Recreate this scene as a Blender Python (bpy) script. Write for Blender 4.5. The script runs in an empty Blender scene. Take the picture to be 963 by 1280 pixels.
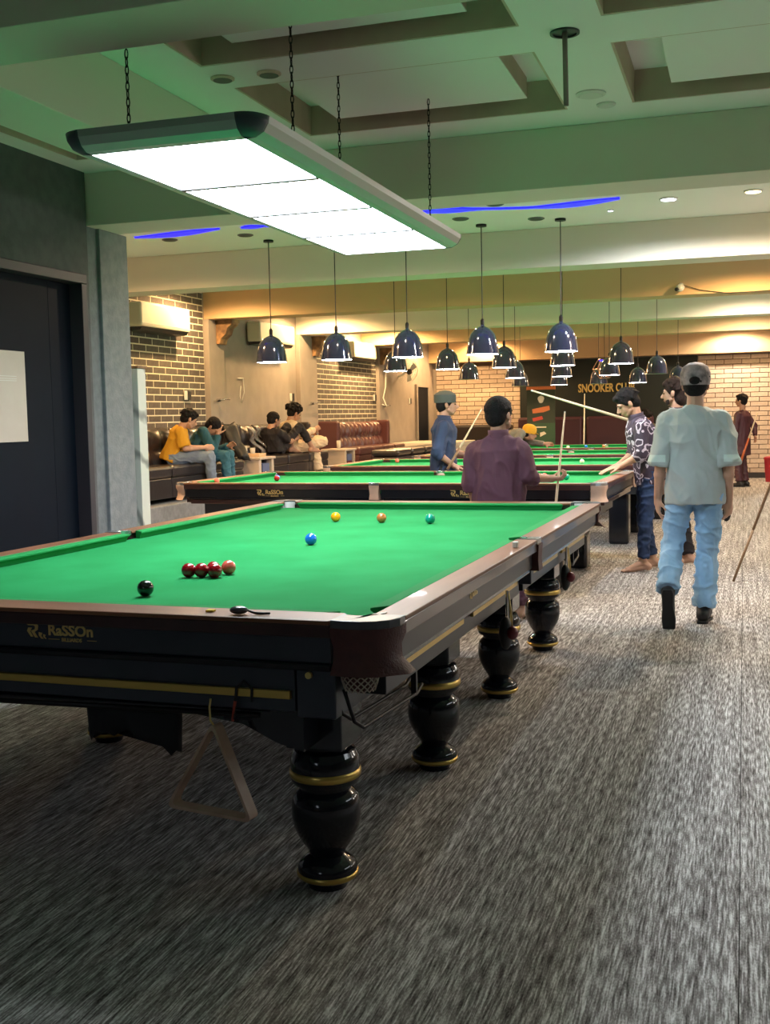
import bpy, bmesh, math, random
import numpy as np
from mathutils import Vector, Matrix, noise
random.seed(7)
SC = bpy.context.scene
COL = SC.collection
PI = math.pi
# ---------------------------------------------------------------- camera
W, H, FPX = 963, 1280, 1390.3
CAM = Vector((1.838, -4.592, 1.346))
def cam_axes():
    yaw, pitch, roll = -0.3130, -0.0850, -0.0200
    F = Vector((math.sin(yaw)*math.cos(pitch), math.cos(yaw)*math.cos(pitch), math.sin(pitch)))
    R = Vector((math.cos(yaw), -math.sin(yaw), 0)); U = R.cross(F)
    c, s = math.cos(roll), math.sin(roll)
    return F, c*R+s*U, -s*R+c*U
F_, R_, U_ = cam_axes()
cd = bpy.data.cameras.new('camera'); cam = bpy.data.objects.new('camera', cd); COL.objects.link(cam)
cd.sensor_fit = 'HORIZONTAL'; cd.sensor_width = 36.0; cd.lens = 36.0*FPX/W; cd.clip_start = 0.05
M = Matrix((R_, U_, -F_)).transposed().to_4x4(); M.translation = CAM
cam.matrix_world = M
SC.camera = cam
# ---------------------------------------------------------------- world, exposure, large lights
SC.view_settings.view_transform = 'Standard'; SC.view_settings.look = 'None'
SC.view_settings.gamma = 1; SC.view_settings.exposure = 0.24
world = bpy.data.worlds.new('world'); SC.world = world; world.use_nodes = True
world.node_tree.nodes['Background'].inputs[0].default_value = (0.5, 0.55, 0.65, 1)
world.node_tree.nodes['Background'].inputs[1].default_value = 0.05
PANEL_STRENGTH = 19.0
PENDANT_STRENGTH = 62.0
def lamp(name, kind, loc, power, color, size=0.1, spot=None, aim=None, blend=0.6):
    l = bpy.data.lights.new(name, kind); l.energy = power; l.color = color
    if kind == 'AREA': l.shape = 'DISK'; l.size = size
    else: l.shadow_soft_size = size
    if kind == 'SPOT': l.spot_size = spot; l.spot_blend = blend
    o = bpy.data.objects.new(name, l); COL.objects.link(o); o.location = loc
    d = (Vector(aim)-Vector(loc)) if aim else Vector((0, 0, -1))
    o.rotation_euler = d.to_track_quat('-Z', 'Y').to_euler()
    return o
WARM = (1.0, 0.60, 0.26); WARM2 = (1.0, 0.78, 0.55); COOL = (0.80, 0.88, 1.0)
# recessed downlights for the left wall, far wall and aisle, and added fill spots
for (x, y, p, c) in ((-4.0, 7.15, 22, WARM), (-4.0, 10.45, 26, WARM), (-3.95, 13.45, 48, WARM), (-4.0, 17.2, 22, WARM),
                     (-3.3, 18.15, 22, WARM), (1.7, 17.9, 24, WARM2), (2.4, 16.4, 28, WARM), (1.89, 4.07, 26, WARM2), (1.29, 4.12, 16, COOL),
                     (1.9, 7.2, 22, WARM), (1.9, 10.2, 22, WARM2), (1.9, 13.2, 26, WARM2),
                     (3.4, 4.1, 12, WARM2), (-3.3, 3.5, 34, WARM), (-.9, 3.5, 12, WARM2), (-1.2, 6.5, 12, WARM), (-1.2, 9.5, 14, WARM), (-1.2, 12.6, 16, WARM)):  # spots over the tables are added, no fixtures, to warm the beam faces
    lamp('downlight_lamp', 'SPOT', (x, y, 2.88), p*6.5, c, 0.05, spot=2.95, blend=.35)

# added fill lamps near the right wall, unseen, wash the ceiling with neutral light
for (y, p) in ((3.6, 24), (6.8, 30), (9.7, 32), (12.7, 30)):
    lamp('wall_uplighter_lamp', 'AREA', (6.6, y, 2.05), p, (1.0, .93, .84), .5, aim=(2.5, y, 2.93))
# ---------------------------------------------------------------- materials
def mat(name, col, rough=0.5, metal=0.0, emit=None, estr=0, var=None, vscale=8, bump=0, bscale=60, coat=0, sheen=0,
        stretch=None, trans=0, alpha=1, spec=None):
    m = bpy.data.materials.new(name); m.use_nodes = True
    nt = m.node_tree; b = nt.nodes['Principled BSDF']
    b.inputs['Base Color'].default_value = (*col, 1); b.inputs['Roughness'].default_value = rough
    b.inputs['Metallic'].default_value = metal; b.inputs['Coat Weight'].default_value = coat
    b.inputs['Sheen Weight'].default_value = sheen
    b.inputs['Transmission Weight'].default_value = trans; b.inputs['Alpha'].default_value = alpha
    if spec is not None: b.inputs['Specular IOR Level'].default_value = spec
    if emit: b.inputs['Emission Color'].default_value = (*emit, 1); b.inputs['Emission Strength'].default_value = estr
    tc = nt.nodes.new('ShaderNodeTexCoord'); src = tc.outputs['Object']
    if stretch:
        mp = nt.nodes.new('ShaderNodeMapping'); mp.inputs['Scale'].default_value = stretch
        nt.links.new(src, mp.inputs[0]); src = mp.outputs[0]
    if var is not None:
        n = nt.nodes.new('ShaderNodeTexNoise'); n.inputs['Scale'].default_value = vscale; n.inputs['Detail'].default_value = 6
        nt.links.new(src, n.inputs[0])
        r = nt.nodes.new('ShaderNodeValToRGB'); r.color_ramp.elements[0].position = .35; r.color_ramp.elements[1].position = .65
        r.color_ramp.elements[0].color = (*var, 1); r.color_ramp.elements[1].color = (*col, 1)
        nt.links.new(n.outputs['Fac'], r.inputs[0]); nt.links.new(r.outputs[0], b.inputs['Base Color'])
    if bump:
        n2 = nt.nodes.new('ShaderNodeTexNoise'); n2.inputs['Scale'].default_value = bscale; n2.inputs['Detail'].default_value = 5
        nt.links.new(src, n2.inputs[0])
        bp = nt.nodes.new('ShaderNodeBump'); bp.inputs['Strength'].default_value = bump; bp.inputs['Distance'].default_value = .01
        nt.links.new(n2.outputs['Fac'], bp.inputs['Height']); nt.links.new(bp.outputs[0], b.inputs['Normal'])
    return m

def carpet_mat():
    m = bpy.data.materials.new('streaked_carpet'); m.use_nodes = True
    nt = m.node_tree; b = nt.nodes['Principled BSDF']; b.inputs['Roughness'].default_value = .95
    b.inputs['Specular IOR Level'].default_value = .15
    g = nt.nodes.new('ShaderNodeNewGeometry')
    def noise_(scale, detail, sx, sy):
        mp = nt.nodes.new('ShaderNodeMapping'); mp.inputs['Scale'].default_value = (sx, sy, 1)
        n = nt.nodes.new('ShaderNodeTexNoise'); n.inputs['Scale'].default_value = scale; n.inputs['Detail'].default_value = detail
        nt.links.new(g.outputs['Position'], mp.inputs[0]); nt.links.new(mp.outputs[0], n.inputs[0]); return n
    a = noise_(1, 3, 165, 11); c = noise_(1, 2, 45, 1.2); d = noise_(1, 3, 240, 90)
    def math_(op, x, y):
        n = nt.nodes.new('ShaderNodeMath'); n.operation = op
        for i, v in enumerate((x, y)):
            if isinstance(v, (int, float)): n.inputs[i].default_value = v
            else: nt.links.new(v, n.inputs[i])
        return n.outputs[0]
    s = math_('ADD', math_('MULTIPLY', a.outputs['Fac'], .62), math_('MULTIPLY', c.outputs['Fac'], .26))
    s = math_('ADD', s, math_('MULTIPLY', d.outputs['Fac'], .24))
    r = nt.nodes.new('ShaderNodeValToRGB'); e = r.color_ramp.elements
    e[0].position = .41; e[0].color = (.060, .052, .050, 1); e[1].position = .71; e[1].color = (.80, .79, .79, 1)
    k = e.new(.55); k.color = (.27, .252, .245, 1)
    nt.links.new(s, r.inputs[0]); nt.links.new(r.outputs[0], b.inputs['Base Color'])
    bp = nt.nodes.new('ShaderNodeBump'); bp.inputs['Strength'].default_value = .5; bp.inputs['Distance'].default_value = .006
    nt.links.new(s, bp.inputs['Height']); nt.links.new(bp.outputs[0], b.inputs['Normal'])
    return m

def pattern_shirt_mat(name, c1, c2):
    m = bpy.data.materials.new(name); m.use_nodes = True
    nt = m.node_tree; b = nt.nodes['Principled BSDF']; b.inputs['Roughness'].default_value = .7
    tc = nt.nodes.new('ShaderNodeTexCoord')
    v = nt.nodes.new('ShaderNodeTexVoronoi'); v.inputs['Scale'].default_value = 13; v.inputs['Randomness'].default_value = .8
    n = nt.nodes.new('ShaderNodeTexNoise'); n.inputs['Scale'].default_value = 9
    mx = nt.nodes.new('ShaderNodeMixRGB'); mx.inputs[0].default_value = .12
    nt.links.new(tc.outputs['Object'], n.inputs[0]); nt.links.new(tc.outputs['Object'], mx.inputs[1]); nt.links.new(n.outputs['Color'], mx.inputs[2])
    nt.links.new(mx.outputs[0], v.inputs[0])
    r = nt.nodes.new('ShaderNodeValToRGB'); e = r.color_ramp.elements; r.color_ramp.interpolation = 'CONSTANT'
    e[0].position = 0; e[0].color = (*c1, 1); e[1].position = .33; e[1].color = (*c2, 1); k = e.new(.46); k.color = (*c1, 1)
    nt.links.new(v.outputs['Distance'], r.inputs[0]); nt.links.new(r.outputs[0], b.inputs['Base Color'])
    return m

def marble_mat():
    m = bpy.data.materials.new('veined_marble'); m.use_nodes = True
    nt = m.node_tree; b = nt.nodes['Principled BSDF']; b.inputs['Roughness'].default_value = .25
    tc = nt.nodes.new('ShaderNodeTexCoord'); w = nt.nodes.new('ShaderNodeTexWave')
    w.inputs['Scale'].default_value = 1.6; w.inputs['Distortion'].default_value = 9; w.inputs['Detail'].default_value = 4
    w.bands_direction = 'DIAGONAL'
    r = nt.nodes.new('ShaderNodeValToRGB'); e = r.color_ramp.elements
    e[0].position = .0; e[0].color = (.30, .32, .30, 1); e[1].position = .22; e[1].color = (.70, .74, .68, 1)
    nt.links.new(tc.outputs['Object'], w.inputs[0]); nt.links.new(w.outputs['Fac'], r.inputs[0]); nt.links.new(r.outputs[0], b.inputs['Base Color'])
    return m

m_ceil = mat('white_ceiling_paint', (.88, .88, .85), .85, bump=.05)
m_beam = mat('cream_beam_paint', (.74, .70, .60), .8, bump=.05)
m_tan = mat('tan_beam_boards', (.60, .42, .24), .8, bump=.05)
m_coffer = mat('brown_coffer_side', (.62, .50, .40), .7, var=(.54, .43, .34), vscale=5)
m_dwall = mat('dark_green_grey_wall', (.115, .12, .13), .8, var=(.09, .095, .105), vscale=14, bump=.3)
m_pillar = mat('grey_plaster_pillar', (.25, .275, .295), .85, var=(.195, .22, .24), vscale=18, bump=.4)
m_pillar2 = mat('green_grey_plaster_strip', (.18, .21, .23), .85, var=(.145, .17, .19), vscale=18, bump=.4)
m_gwall = mat('grey_brown_plaster', (.34, .30, .27), .85, var=(.29, .26, .235), vscale=4, bump=.15)
m_mortarL = mat('pale_mortar', (.80, .74, .58), .9)
m_brickG = [mat('grey_brown_brick', (.115, .098, .088), .8, var=(.09, .077, .07), vscale=20, bump=.2),
            mat('grey_brown_brick_b', (.14, .12, .105), .8, var=(.11, .095, .085), vscale=20, bump=.2)]
m_mortarB = mat('dark_mortar', (.10, .07, .05), .9)
m_brickW = [mat('pale_brick', (.62, .52, .44), .8, var=(.55, .45, .37), vscale=20, bump=.2),
            mat('pale_brick_b', (.55, .45, .38), .8, var=(.48, .39, .32), vscale=20, bump=.2)]
m_black_wall = mat('black_green_panel', (.008, .014, .014), .6)
m_carpet = carpet_mat()
m_dark = mat('dark_gap', (.01, .009, .009), 1)
m_step = mat('blue_grey_step', (.22, .23, .25), .9, var=(.17, .18, .20), vscale=20)
m_door = mat('navy_door', (.006, .010, .018), .55, var=(.005, .008, .015), vscale=3, spec=.08)
m_frame = mat('door_frame_brown', (.038, .034, .043), .5)
m_paper = mat('paper_notice', (.62, .54, .47), .8, var=(.58, .50, .43), vscale=6)
m_marble = marble_mat()
m_cloth = mat('green_baize', (.022, .27, .085), .92, var=(.017, .23, .068), vscale=3.5, bump=.15, bscale=400, spec=.05)
m_cushion = mat('green_cushion_cloth', (.018, .25, .07), .85, spec=.1)
m_wood = mat('brown_rail_wood', (.25, .105, .055), .45, var=(.17, .07, .036), vscale=10, coat=.05, spec=.3, stretch=(1, .12, 1))
m_wood2 = mat('brown_rail_wood_b', (.25, .105, .055), .45, var=(.17, .07, .036), vscale=10, coat=.05, spec=.3, stretch=(.12, 1, 1))
m_lip = mat('dark_red_brown_wood', (.055, .02, .02), .3, coat=.4, var=(.035, .014, .016), vscale=12)
m_black = mat('black_lacquer', (.008, .010, .015), .14, coat=.25, spec=.35)
m_black2 = mat('black_satin_panel', (.034, .042, .060), .38, var=(.026, .033, .048), vscale=6)  # blue-grey lift in the colour stands in for cool light from behind
m_side = mat('black_side_panel', (.010, .012, .018), .3, var=(.008, .009, .014), vscale=6, spec=.35)  # same black without that lift in the colour
m_gold = mat('brass_gold', (.62, .43, .12), .3, metal=.9)
m_goldp = mat('gold_paint', (.72, .53, .20), .4, metal=.3)
m_leather = mat('maroon_leather', (.085, .022, .02), .55, var=(.065, .017, .017), vscale=30, bump=.3, bscale=150)
m_leather2 = mat('beige_leather', (.62, .44, .36), .5, var=(.55, .38, .31), vscale=10)
m_chrome = mat('steel_plate', (.55, .57, .6), .22, metal=.9)
m_greyrim = mat('grey_pocket_rim', (.075, .08, .09), .3, coat=.4)
m_pwhite = mat('white_pocket_lining', (.75, .73, .70), .5)
m_net = mat('tan_net_cord', (.50, .42, .35), .8)
m_iron = mat('black_iron', (.012, .012, .014), .4, metal=.5)
m_alu = mat('silver_light_frame', (.48, .50, .52), .35, metal=.35)
m_cap = mat('dark_end_cap', (.05, .06, .09), .4)
m_panel = mat('lit_light_panel', (1, 1, 1), .5, emit=(.86, .93, 1.0), estr=PANEL_STRENGTH)
m_shade = mat('navy_lamp_shade', (.024, .030, .075), .12, metal=.25, coat=1)
m_shade_in = mat('white_lamp_inside', (.8, .8, .8), .5)
m_bulb = mat('lit_lamp_diffuser', (1, 1, 1), .5, emit=(.92, .96, 1.0), estr=PENDANT_STRENGTH)
m_off = mat('unlit_lamp_diffuser', (.05, .05, .05), .5)
m_cord = mat('black_cord', (.01, .01, .012), .6)
m_blue = mat('blue_strip_light', (.05, .05, .6), .5, emit=(.012, .008, 1.0), estr=1.5)
m_spotw = mat('lit_white_downlight', (1, 1, 1), .5, emit=(.75, .82, 1.0), estr=14)
m_spoty = mat('lit_warm_downlight', (1, 1, 1), .5, emit=(1.0, .74, .32), estr=14)
m_trimw = mat('white_plastic', (.72, .72, .68), .4)
m_trimd = mat('dark_plastic', (.03, .03, .035), .4)
m_ac = mat('cream_air_conditioner', (.74, .70, .58), .45)
m_pocketw = mat('corbel_wood', (.38, .22, .10), .5, var=(.12, .07, .04), vscale=9)
m_sofa = mat('black_leather_sofa', (.022, .018, .020), .32, coat=.2, bump=.12, bscale=30)
m_sofam = mat('maroon_leather_sofa', (.085, .028, .028), .38, coat=.2, bump=.12, bscale=30)
m_sofad = mat('dark_maroon_sofa', (.06, .018, .03), .5)
m_cue = mat('pale_cue_wood', (.66, .54, .38), .35)
m_cued = mat('brown_cue_wood', (.22, .13, .07), .35)
m_cuer = mat('orange_cue_butt', (.45, .11, .04), .35)
m_skin = mat('skin', (.40, .225, .15), .55, var=(.36, .195, .13), vscale=9)
m_skin2 = mat('skin_light', (.50, .30, .21), .55, var=(.45, .26, .18), vscale=9)
m_lips = mat('lips', (.30, .12, .09), .5)
m_eye = mat('dark_eye', (.02, .015, .012), .25)
m_hair = mat('black_hair', (.008, .007, .008), .75, bump=.8, bscale=110, spec=.2)
m_hairb = mat('dark_brown_hair', (.020, .012, .011), .7, bump=.8, bscale=110, spec=.2)
m_rope = mat('grey_string', (.25, .22, .2), .8)

# ---------------------------------------------------------------- mesh helpers
class MB:
    def __init__(s): s.v = []; s.f = []
    def add(s, vs, fs):
        o = len(s.v); s.v += [tuple(v) for v in vs]; s.f += [tuple(i+o for i in f) for f in fs]; return s
    def box(s, x0, x1, y0, y1, z0, z1):
        vs = [(x, y, z) for z in (z0, z1) for y in (y0, y1) for x in (x0, x1)]
        return s.add(vs, [(0, 2, 3, 1), (4, 5, 7, 6), (0, 1, 5, 4), (2, 6, 7, 3), (0, 4, 6, 2), (1, 3, 7, 5)])
    def prism(s, pts, z0, z1):
        n = len(pts); vs = [(x, y, z0) for x, y in pts]+[(x, y, z1) for x, y in pts]
        return s.add(vs, [tuple(range(n))[::-1], tuple(range(n, 2*n))]+[(i, (i+1) % n, n+(i+1) % n, n+i) for i in range(n)])
    def loft(s, rings, cap=True, closed=True):
        n = len(rings[0]); vs = [p for r in rings for p in r]; fs = []
        for k in range(len(rings)-1):
            for i in range(n if closed else n-1):
                j = (i+1) % n; fs.append((k*n+i, k*n+j, (k+1)*n+j, (k+1)*n+i))
        if cap and closed:
            fs.append(tuple(range(n))[::-1]); fs.append(tuple(range((len(rings)-1)*n, len(rings)*n)))
        return s.add(vs, fs)
    def lathe(s, prof, cx=0, cy=0, n=24, cap=True):
        return s.loft([[(cx+r*math.cos(2*PI*i/n), cy+r*math.sin(2*PI*i/n), z) for i in range(n)] for r, z in prof], cap)
    def tube(s, path, r, n=8, cap=True):
        path = [Vector(p) for p in path]; rings = []; up = None
        for k, p in enumerate(path):
            d = (path[min(k+1, len(path)-1)]-path[max(k-1, 0)]).normalized()
            if up is None: up = Vector((0, 0, 1)) if abs(d.z) < .9 else Vector((1, 0, 0))
            a = d.cross(up).normalized(); b = a.cross(d).normalized(); up = b
            rr = r[k] if isinstance(r, (list, tuple)) else r
            rings.append([p+rr*(math.cos(2*PI*i/n)*a+math.sin(2*PI*i/n)*b) for i in range(n)])
        return s.loft(rings, cap)
    def ell(s, c, r, rot=None, n=12, m=8):
        vs = []; c = Vector(c)
        for j in range(1, m):
            t = PI*j/m
            for i in range(n):
                p = Vector((r[0]*math.sin(t)*math.cos(2*PI*i/n), r[1]*math.sin(t)*math.sin(2*PI*i/n), r[2]*math.cos(t)))
                vs.append(c+(rot @ p if rot else p))
        top = c+(rot @ Vector((0, 0, r[2])) if rot else Vector((0, 0, r[2]))); bot = c-(top-c)
        vs += [top, bot]; fs = []
        for j in range(m-2):
            for i in range(n):
                k = (i+1) % n; fs.append((j*n+i, (j+1)*n+i, (j+1)*n+k, j*n+k))
        T, B = len(vs)-2, len(vs)-1
        for i in range(n):
            k = (i+1) % n; fs.append((T, i, k)); fs.append((B, (m-2)*n+k, (m-2)*n+i))
        return s.add(vs, fs)
    def cap(s, a, b, ra, rb, n=12, ea=True, eb=True):
        """tapered capsule between a and b"""
        a = Vector(a); b = Vector(b); d = (b-a); L = d.length
        if L < 1e-6: return s
        d /= L; up = Vector((0, 0, 1)) if abs(d.z) < .9 else Vector((1, 0, 0))
        u = d.cross(up).normalized(); w = u.cross(d)
        st = []
        if ea: st += [(a-d*ra*math.cos(t), ra*math.sin(t)) for t in (.25, .8, 1.2)]
        st += [(a, ra), (b, rb)]
        if eb: st += [(b+d*rb*math.cos(t), rb*math.sin(t)) for t in (1.2, .8, .25)]
        return s.loft([[p+r*(math.cos(2*PI*i/n)*u+math.sin(2*PI*i/n)*w) for i in range(n)] for p, r in st])
    def mesh(s, name, smooth=False):
        me = bpy.data.meshes.new(name); me.from_pydata([tuple(v) for v in s.v], [], s.f); me.update()
        bm = bmesh.new(); bm.from_mesh(me); bmesh.ops.recalc_face_normals(bm, faces=bm.faces); bm.to_mesh(me); bm.free()
        if smooth:
            me.polygons.foreach_set('use_smooth', [True]*len(me.polygons))
        return me
    def obj(s, name, m, parent=None, smooth=False, bevel=0, autos=False, **kw):
        me = s.mesh(name, smooth); me.materials.append(m)
        o = bpy.data.objects.new(name, me); COL.objects.link(o)
        if parent is not None: o.parent = parent
        if bevel:
            b = o.modifiers.new('bevel', 'BEVEL'); b.width = bevel; b.segments = 2; b.limit_method = 'ANGLE'
        if autos:
            me.set_sharp_from_angle(angle=math.radians(38))
        for k, v in kw.items(): o[k] = v
        return o
def empty(name, loc, label, cat, rz=0, group=None, kind=None, sc=None):
    o = bpy.data.objects.new(name, None); COL.objects.link(o); o.location = loc; o.rotation_euler = (0, 0, rz); o.empty_display_size = .1
    o['label'] = label; o['category'] = cat
    if group: o['group'] = group
    if sc: o.scale = sc
    return o
def tag(o, label=None, cat=None, group=None, kind=None):
    for k, v in (('label', label), ('category', cat), ('group', group), ('kind', kind)):
        if v: o[k] = v
    return o
def struct(o): o['kind'] = 'structure'; return o
def B(*a): return MB().box(*a)
def copy_tree(o, parent=None):
    c = o.copy(); COL.objects.link(c)
    if parent is not None: c.parent = parent
    for ch in [x for x in o.children]: copy_tree(ch, c)
    return c
def text(body, size, m, parent, loc, rot, name='lettering', ext=.0012, align='LEFT', offset=0.0, sx=1):
    cu = bpy.data.curves.new(name, 'FONT'); cu.body = body; cu.size = size; cu.extrude = ext; cu.align_x = align; cu.offset = offset
    cu.resolution_u = 3
    tmp = bpy.data.objects.new(name, cu); me = bpy.data.meshes.new_from_object(tmp); bpy.data.objects.remove(tmp)
    me.materials.clear(); me.materials.append(m)
    o = bpy.data.objects.new(name, me); COL.objects.link(o); o.parent = parent
    o.location = loc; o.rotation_euler = rot; o.scale = (sx, 1, 1)
    return o

# ================================================================ THE ROOM
ZC, ZB = 2.93, 2.60
XW = -4.55; XR = 7.2; YB = 18.7; YF = -9.5
struct(B(-6, 1.8345, YF, YB+.3, -.06, 0).obj('floor', m_carpet))
struct(B(1.837, XR+.3, YF, YB+.3, -.06, -.001).obj('floor_carpet_strip', m_carpet))
struct(B(1.825, 1.845, YF, YB, -.055, -.004).obj('trim_floor_seam', m_dark))
# ceiling bays
CB = [(-1.49, -1.17), (1.72, 2.08), (5.05, 5.40), (8.0, 8.35), (11.0, 11.35), (14.0, 14.35)]
struct(B(-6, XR+.3, YF, -1.17, ZC, ZC+.3).obj('ceiling', m_ceil))
# coffered bay, pieces around the coffers
cx = [(-2.02, -1.42), (-.50, .95), (1.28, 2.73), (3.06, 4.5)]
cyy = [(-.90, .07), (.41, 1.40)]
mb = MB()
ys = [-1.17, -.90, .07, .41, 1.40, 2.08]
for i in range(0, 5, 2): mb.box(-6, XR+.3, ys[i], ys[i+1], ZC, ZC+.35)
for (y0, y1) in cyy:
    xs = [-6]+[v for p in cx for v in p]+[XR+.3]
    for i in range(0, len(xs), 2): mb.box(xs[i], xs[i+1], y0, y1, ZC, ZC+.35)
struct(mb.obj('ceiling_coffered', m_ceil))
nb = 0
for (x0, x1) in cx:
    for (y0, y1) in cyy:
        nb += 1; t = .012
        e = bpy.data.objects.new('trim_%d' % nb, None); COL.objects.link(e); e['kind'] = 'structure'
        for b_ in ((x0, x0+t, y0, y1), (x1-t, x1, y0, y1), (x0+t, x1-t, y0, y0+t), (x0+t, x1-t, y1-t, y1)):
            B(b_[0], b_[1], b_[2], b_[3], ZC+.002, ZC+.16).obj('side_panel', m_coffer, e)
        B(x0, x1, y0, y1, ZC+.16, ZC+.2).obj('tray', m_ceil, e)
        g = .16; gx = min(.2, (x1-x0)*.3)
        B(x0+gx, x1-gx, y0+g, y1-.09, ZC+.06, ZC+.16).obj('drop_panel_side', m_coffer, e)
        B(x0+gx-.001, x1-gx+.001, y0+g-.001, y1-.089, ZC+.055, ZC+.061).obj('drop_panel', m_ceil, e)
for i, (a, b_) in enumerate(((2.08, 5.40), (5.40, 8.35), (8.35, 11.35), (11.35, 14.35), (14.35, YB+.3))):
    struct(B(-6, XR+.3, a, b_, ZC, ZC+.3).obj('ceiling_bay', m_ceil))
for i, (a, b_) in enumerate(CB):
    struct(B(-5, XR, a, b_, ZB, ZC-.001).obj('trim_beam', m_tan if i in (3, 5) else m_beam, bevel=.004))
# beam along the room in the coffered bay
struct(B(-1.15, -.81, -1.17, 1.72, ZB+.001, ZC-.001).obj('trim_long_beam', m_beam, bevel=.004))
# left front wall with its door
XD = -2.16
wl = MB(); wl.box(XD-.2, XD, YF, .1, 0, ZC); wl.box(XD-.2, XD, .1, 1.70, 2.27, ZC)
wl.box(XD-.2, XD-.0005, 1.66, 1.70, 0, 2.27)
struct(wl.obj('wall_left', m_dwall))
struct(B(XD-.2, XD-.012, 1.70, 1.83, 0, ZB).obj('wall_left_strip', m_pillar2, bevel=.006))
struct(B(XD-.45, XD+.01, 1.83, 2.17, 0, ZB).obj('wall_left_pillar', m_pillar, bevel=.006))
d = bpy.data.objects.new('door_1', None); COL.objects.link(d); d['kind'] = 'structure'
fr = MB(); fr.box(XD-.10, XD+.012, .1, 1.66, 2.225, 2.285); fr.box(XD-.10, XD+.012, 1.60, 1.66, 0, 2.225); fr.box(XD-.10, XD+.012, .1, .16, 0, 2.225)
fr.obj('door_frame', m_frame, d, bevel=.004)
B(XD-.12, XD-.075, .16, 1.355, 0.005, 2.225).obj('door_leaf', m_door, d, bevel=.004)
B(XD-.12, XD-.080, 1.362, 1.60, 0.005, 2.225).obj('side_panel', m_door, d, bevel=.004)
mbp = B(XD-.074, XD-.068, .62, 1.085, 1.245, 1.775).obj('notice', m_paper)
tag(mbp, 'beige paper notice fixed on the dark navy door', 'notice')
for k, zz in enumerate((1.600, 1.612, 1.626)):
    B(XD-.0681, XD-.0675, .70, 1.0, zz, zz+.003).obj('printed_line', m_trimw, mbp)
# passage wall closing behind the pillar
struct(B(XW-.5, XD-.451, 1.83, 2.17, 0, ZB).obj('wall_passage', m_dwall))
mp_ = empty('marble_partition', (-2.32, 2.28, 0), 'pale green veined marble partition slab behind the grey pillar', 'partition')
B(-.16, .18, -.055, .055, 0, 1.715).obj('slab', m_marble, mp_, bevel=.004)
B(-.165, .19, -.065, .065, 1.715, 1.735).obj('wooden_cap', m_pocketw, mp_, bevel=.003)
# far left wall backing, pillars
struct(B(XW-.3, XW, 2.17, YB+.3, 0, ZC).obj('wall_left_rear', m_gwall))
for i, (a, b_) in enumerate(((7.98, 8.4), (10.95, 11.65), (14.75, 15.2))):
    struct(B(XW, XW+.07, a, b_, 0, ZB-.002).obj('wall_left_pier', m_gwall, bevel=.004))
struct(B(XW, XR+.3, YB, YB+.3, 0, ZC).obj('wall_back', m_gwall))
struct(B(XR, XR+.3, YF, YB+.3, 0, ZC).obj('wall_right', m_gwall))
struct(B(-6, XR+.3, YF-.3, YF, 0, ZC).obj('wall_front', m_gwall))
struct(B(XW, XR, YB-.33, YB-.001, 2.42+.05, ZC-.002).obj('trim_back_beam', m_tan, bevel=.004))

def brick_wall(name, origin, udir, ndir, width, z0, z1, bw, bh, gap, mats, mort, thick=.012):
    """struct backing with every brick an object of its own; origin at lower start corner on the wall face"""
    o = Vector(origin); u = Vector(udir); n = Vector(ndir)
    e = MB()
    c = [o, o+u*width, o+u*width+n*.006, o+n*.006]
    e.add([p+Vector((0, 0, zz)) for zz in (z0, z1) for p in c], [(0, 1, 2, 3), (4, 5, 6, 7), (0, 1, 5, 4), (1, 2, 6, 5), (2, 3, 7, 6), (3, 0, 4, 7)])
    wall = e.obj(name, mort); struct(wall)
    cache = {}
    def piece(L, mi):
        key = (round(L, 3), mi)
        if key not in cache:
            a, h, t, c_ = L, bh-gap, thick, min(.003, thick*.5)
            m_ = MB()
            r0 = [u*0, u*a, u*a+Vector((0, 0, h)), Vector((0, 0, h))]
            r1 = [p+n*(t-c_) for p in r0]
            r2 = [n*t+u*c_+Vector((0, 0, c_)), n*t+u*(a-c_)+Vector((0, 0, c_)), n*t+u*(a-c_)+Vector((0, 0, h-c_)), n*t+u*c_+Vector((0, 0, h-c_))]
            m_.loft([r0, r1, r2])
            me = m_.mesh('brick'); me.materials.append(mats[mi]); cache[key] = me
        return cache[key]
    rows = int((z1-z0)/bh)
    for r in range(rows):
        x = 0 if r % 2 == 0 else -bw/2
        while x < width-.02:
            a = max(x, 0); L = min(x+bw, width)-a-gap
            if L > .03:
                b_ = bpy.data.objects.new('brick', piece(L, random.random() < .35)); COL.objects.link(b_)
                b_.parent = wall; b_.location = o+u*(a+gap/2)+n*.004+Vector((0, 0, z0+r*bh+gap/2))+n*random.uniform(0, .002)
            x += bw
    return wall
brick_wall('wall_left_brick', (XW, 5.41, 0), (0, 1, 0), (1, 0, 0), 2.55, 1.18, 2.92, .285, .079, .014, m_brickG, m_mortarL, .0035)
brick_wall('wall_left_brick_far', (XW, 11.66, 0), (0, 1, 0), (1, 0, 0), 3.08, 1.18, 2.60, .285, .079, .015, m_brickG, m_mortarL, .0035)
brick_wall('wall_back_brick', (-4.48, YB, 0), (1, 0, 0), (0, -1, 0), 1.83, .70, 2.46, .335, .094, .012, m_brickW, m_mortarB)
brick_wall('wall_back_brick_right', (.95, YB, 0), (1, 0, 0), (0, -1, 0), 1.75, .10, 2.46, .335, .094, .012, m_brickW, m_mortarB)
struct(B(-2.64, .94, YB-.06, YB-.001, 0, 2.455).obj('wall_back_panel', m_black_wall))
struct(B(.95, 2.7, YB-.05, YB-.02, 0, .10).obj('baseboard_back', m_trimd))
sg = empty('wall_sign', (-1.43, YB-.065, 1.78), 'gold lettering reading SNOOKER CLUB on the black back wall', 'sign')
text('SNOOKER CLUB', .235, m_goldp, sg, (0, 0, 0), (PI/2, 0, 0), ext=.01, offset=.006, sx=.66)
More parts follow.
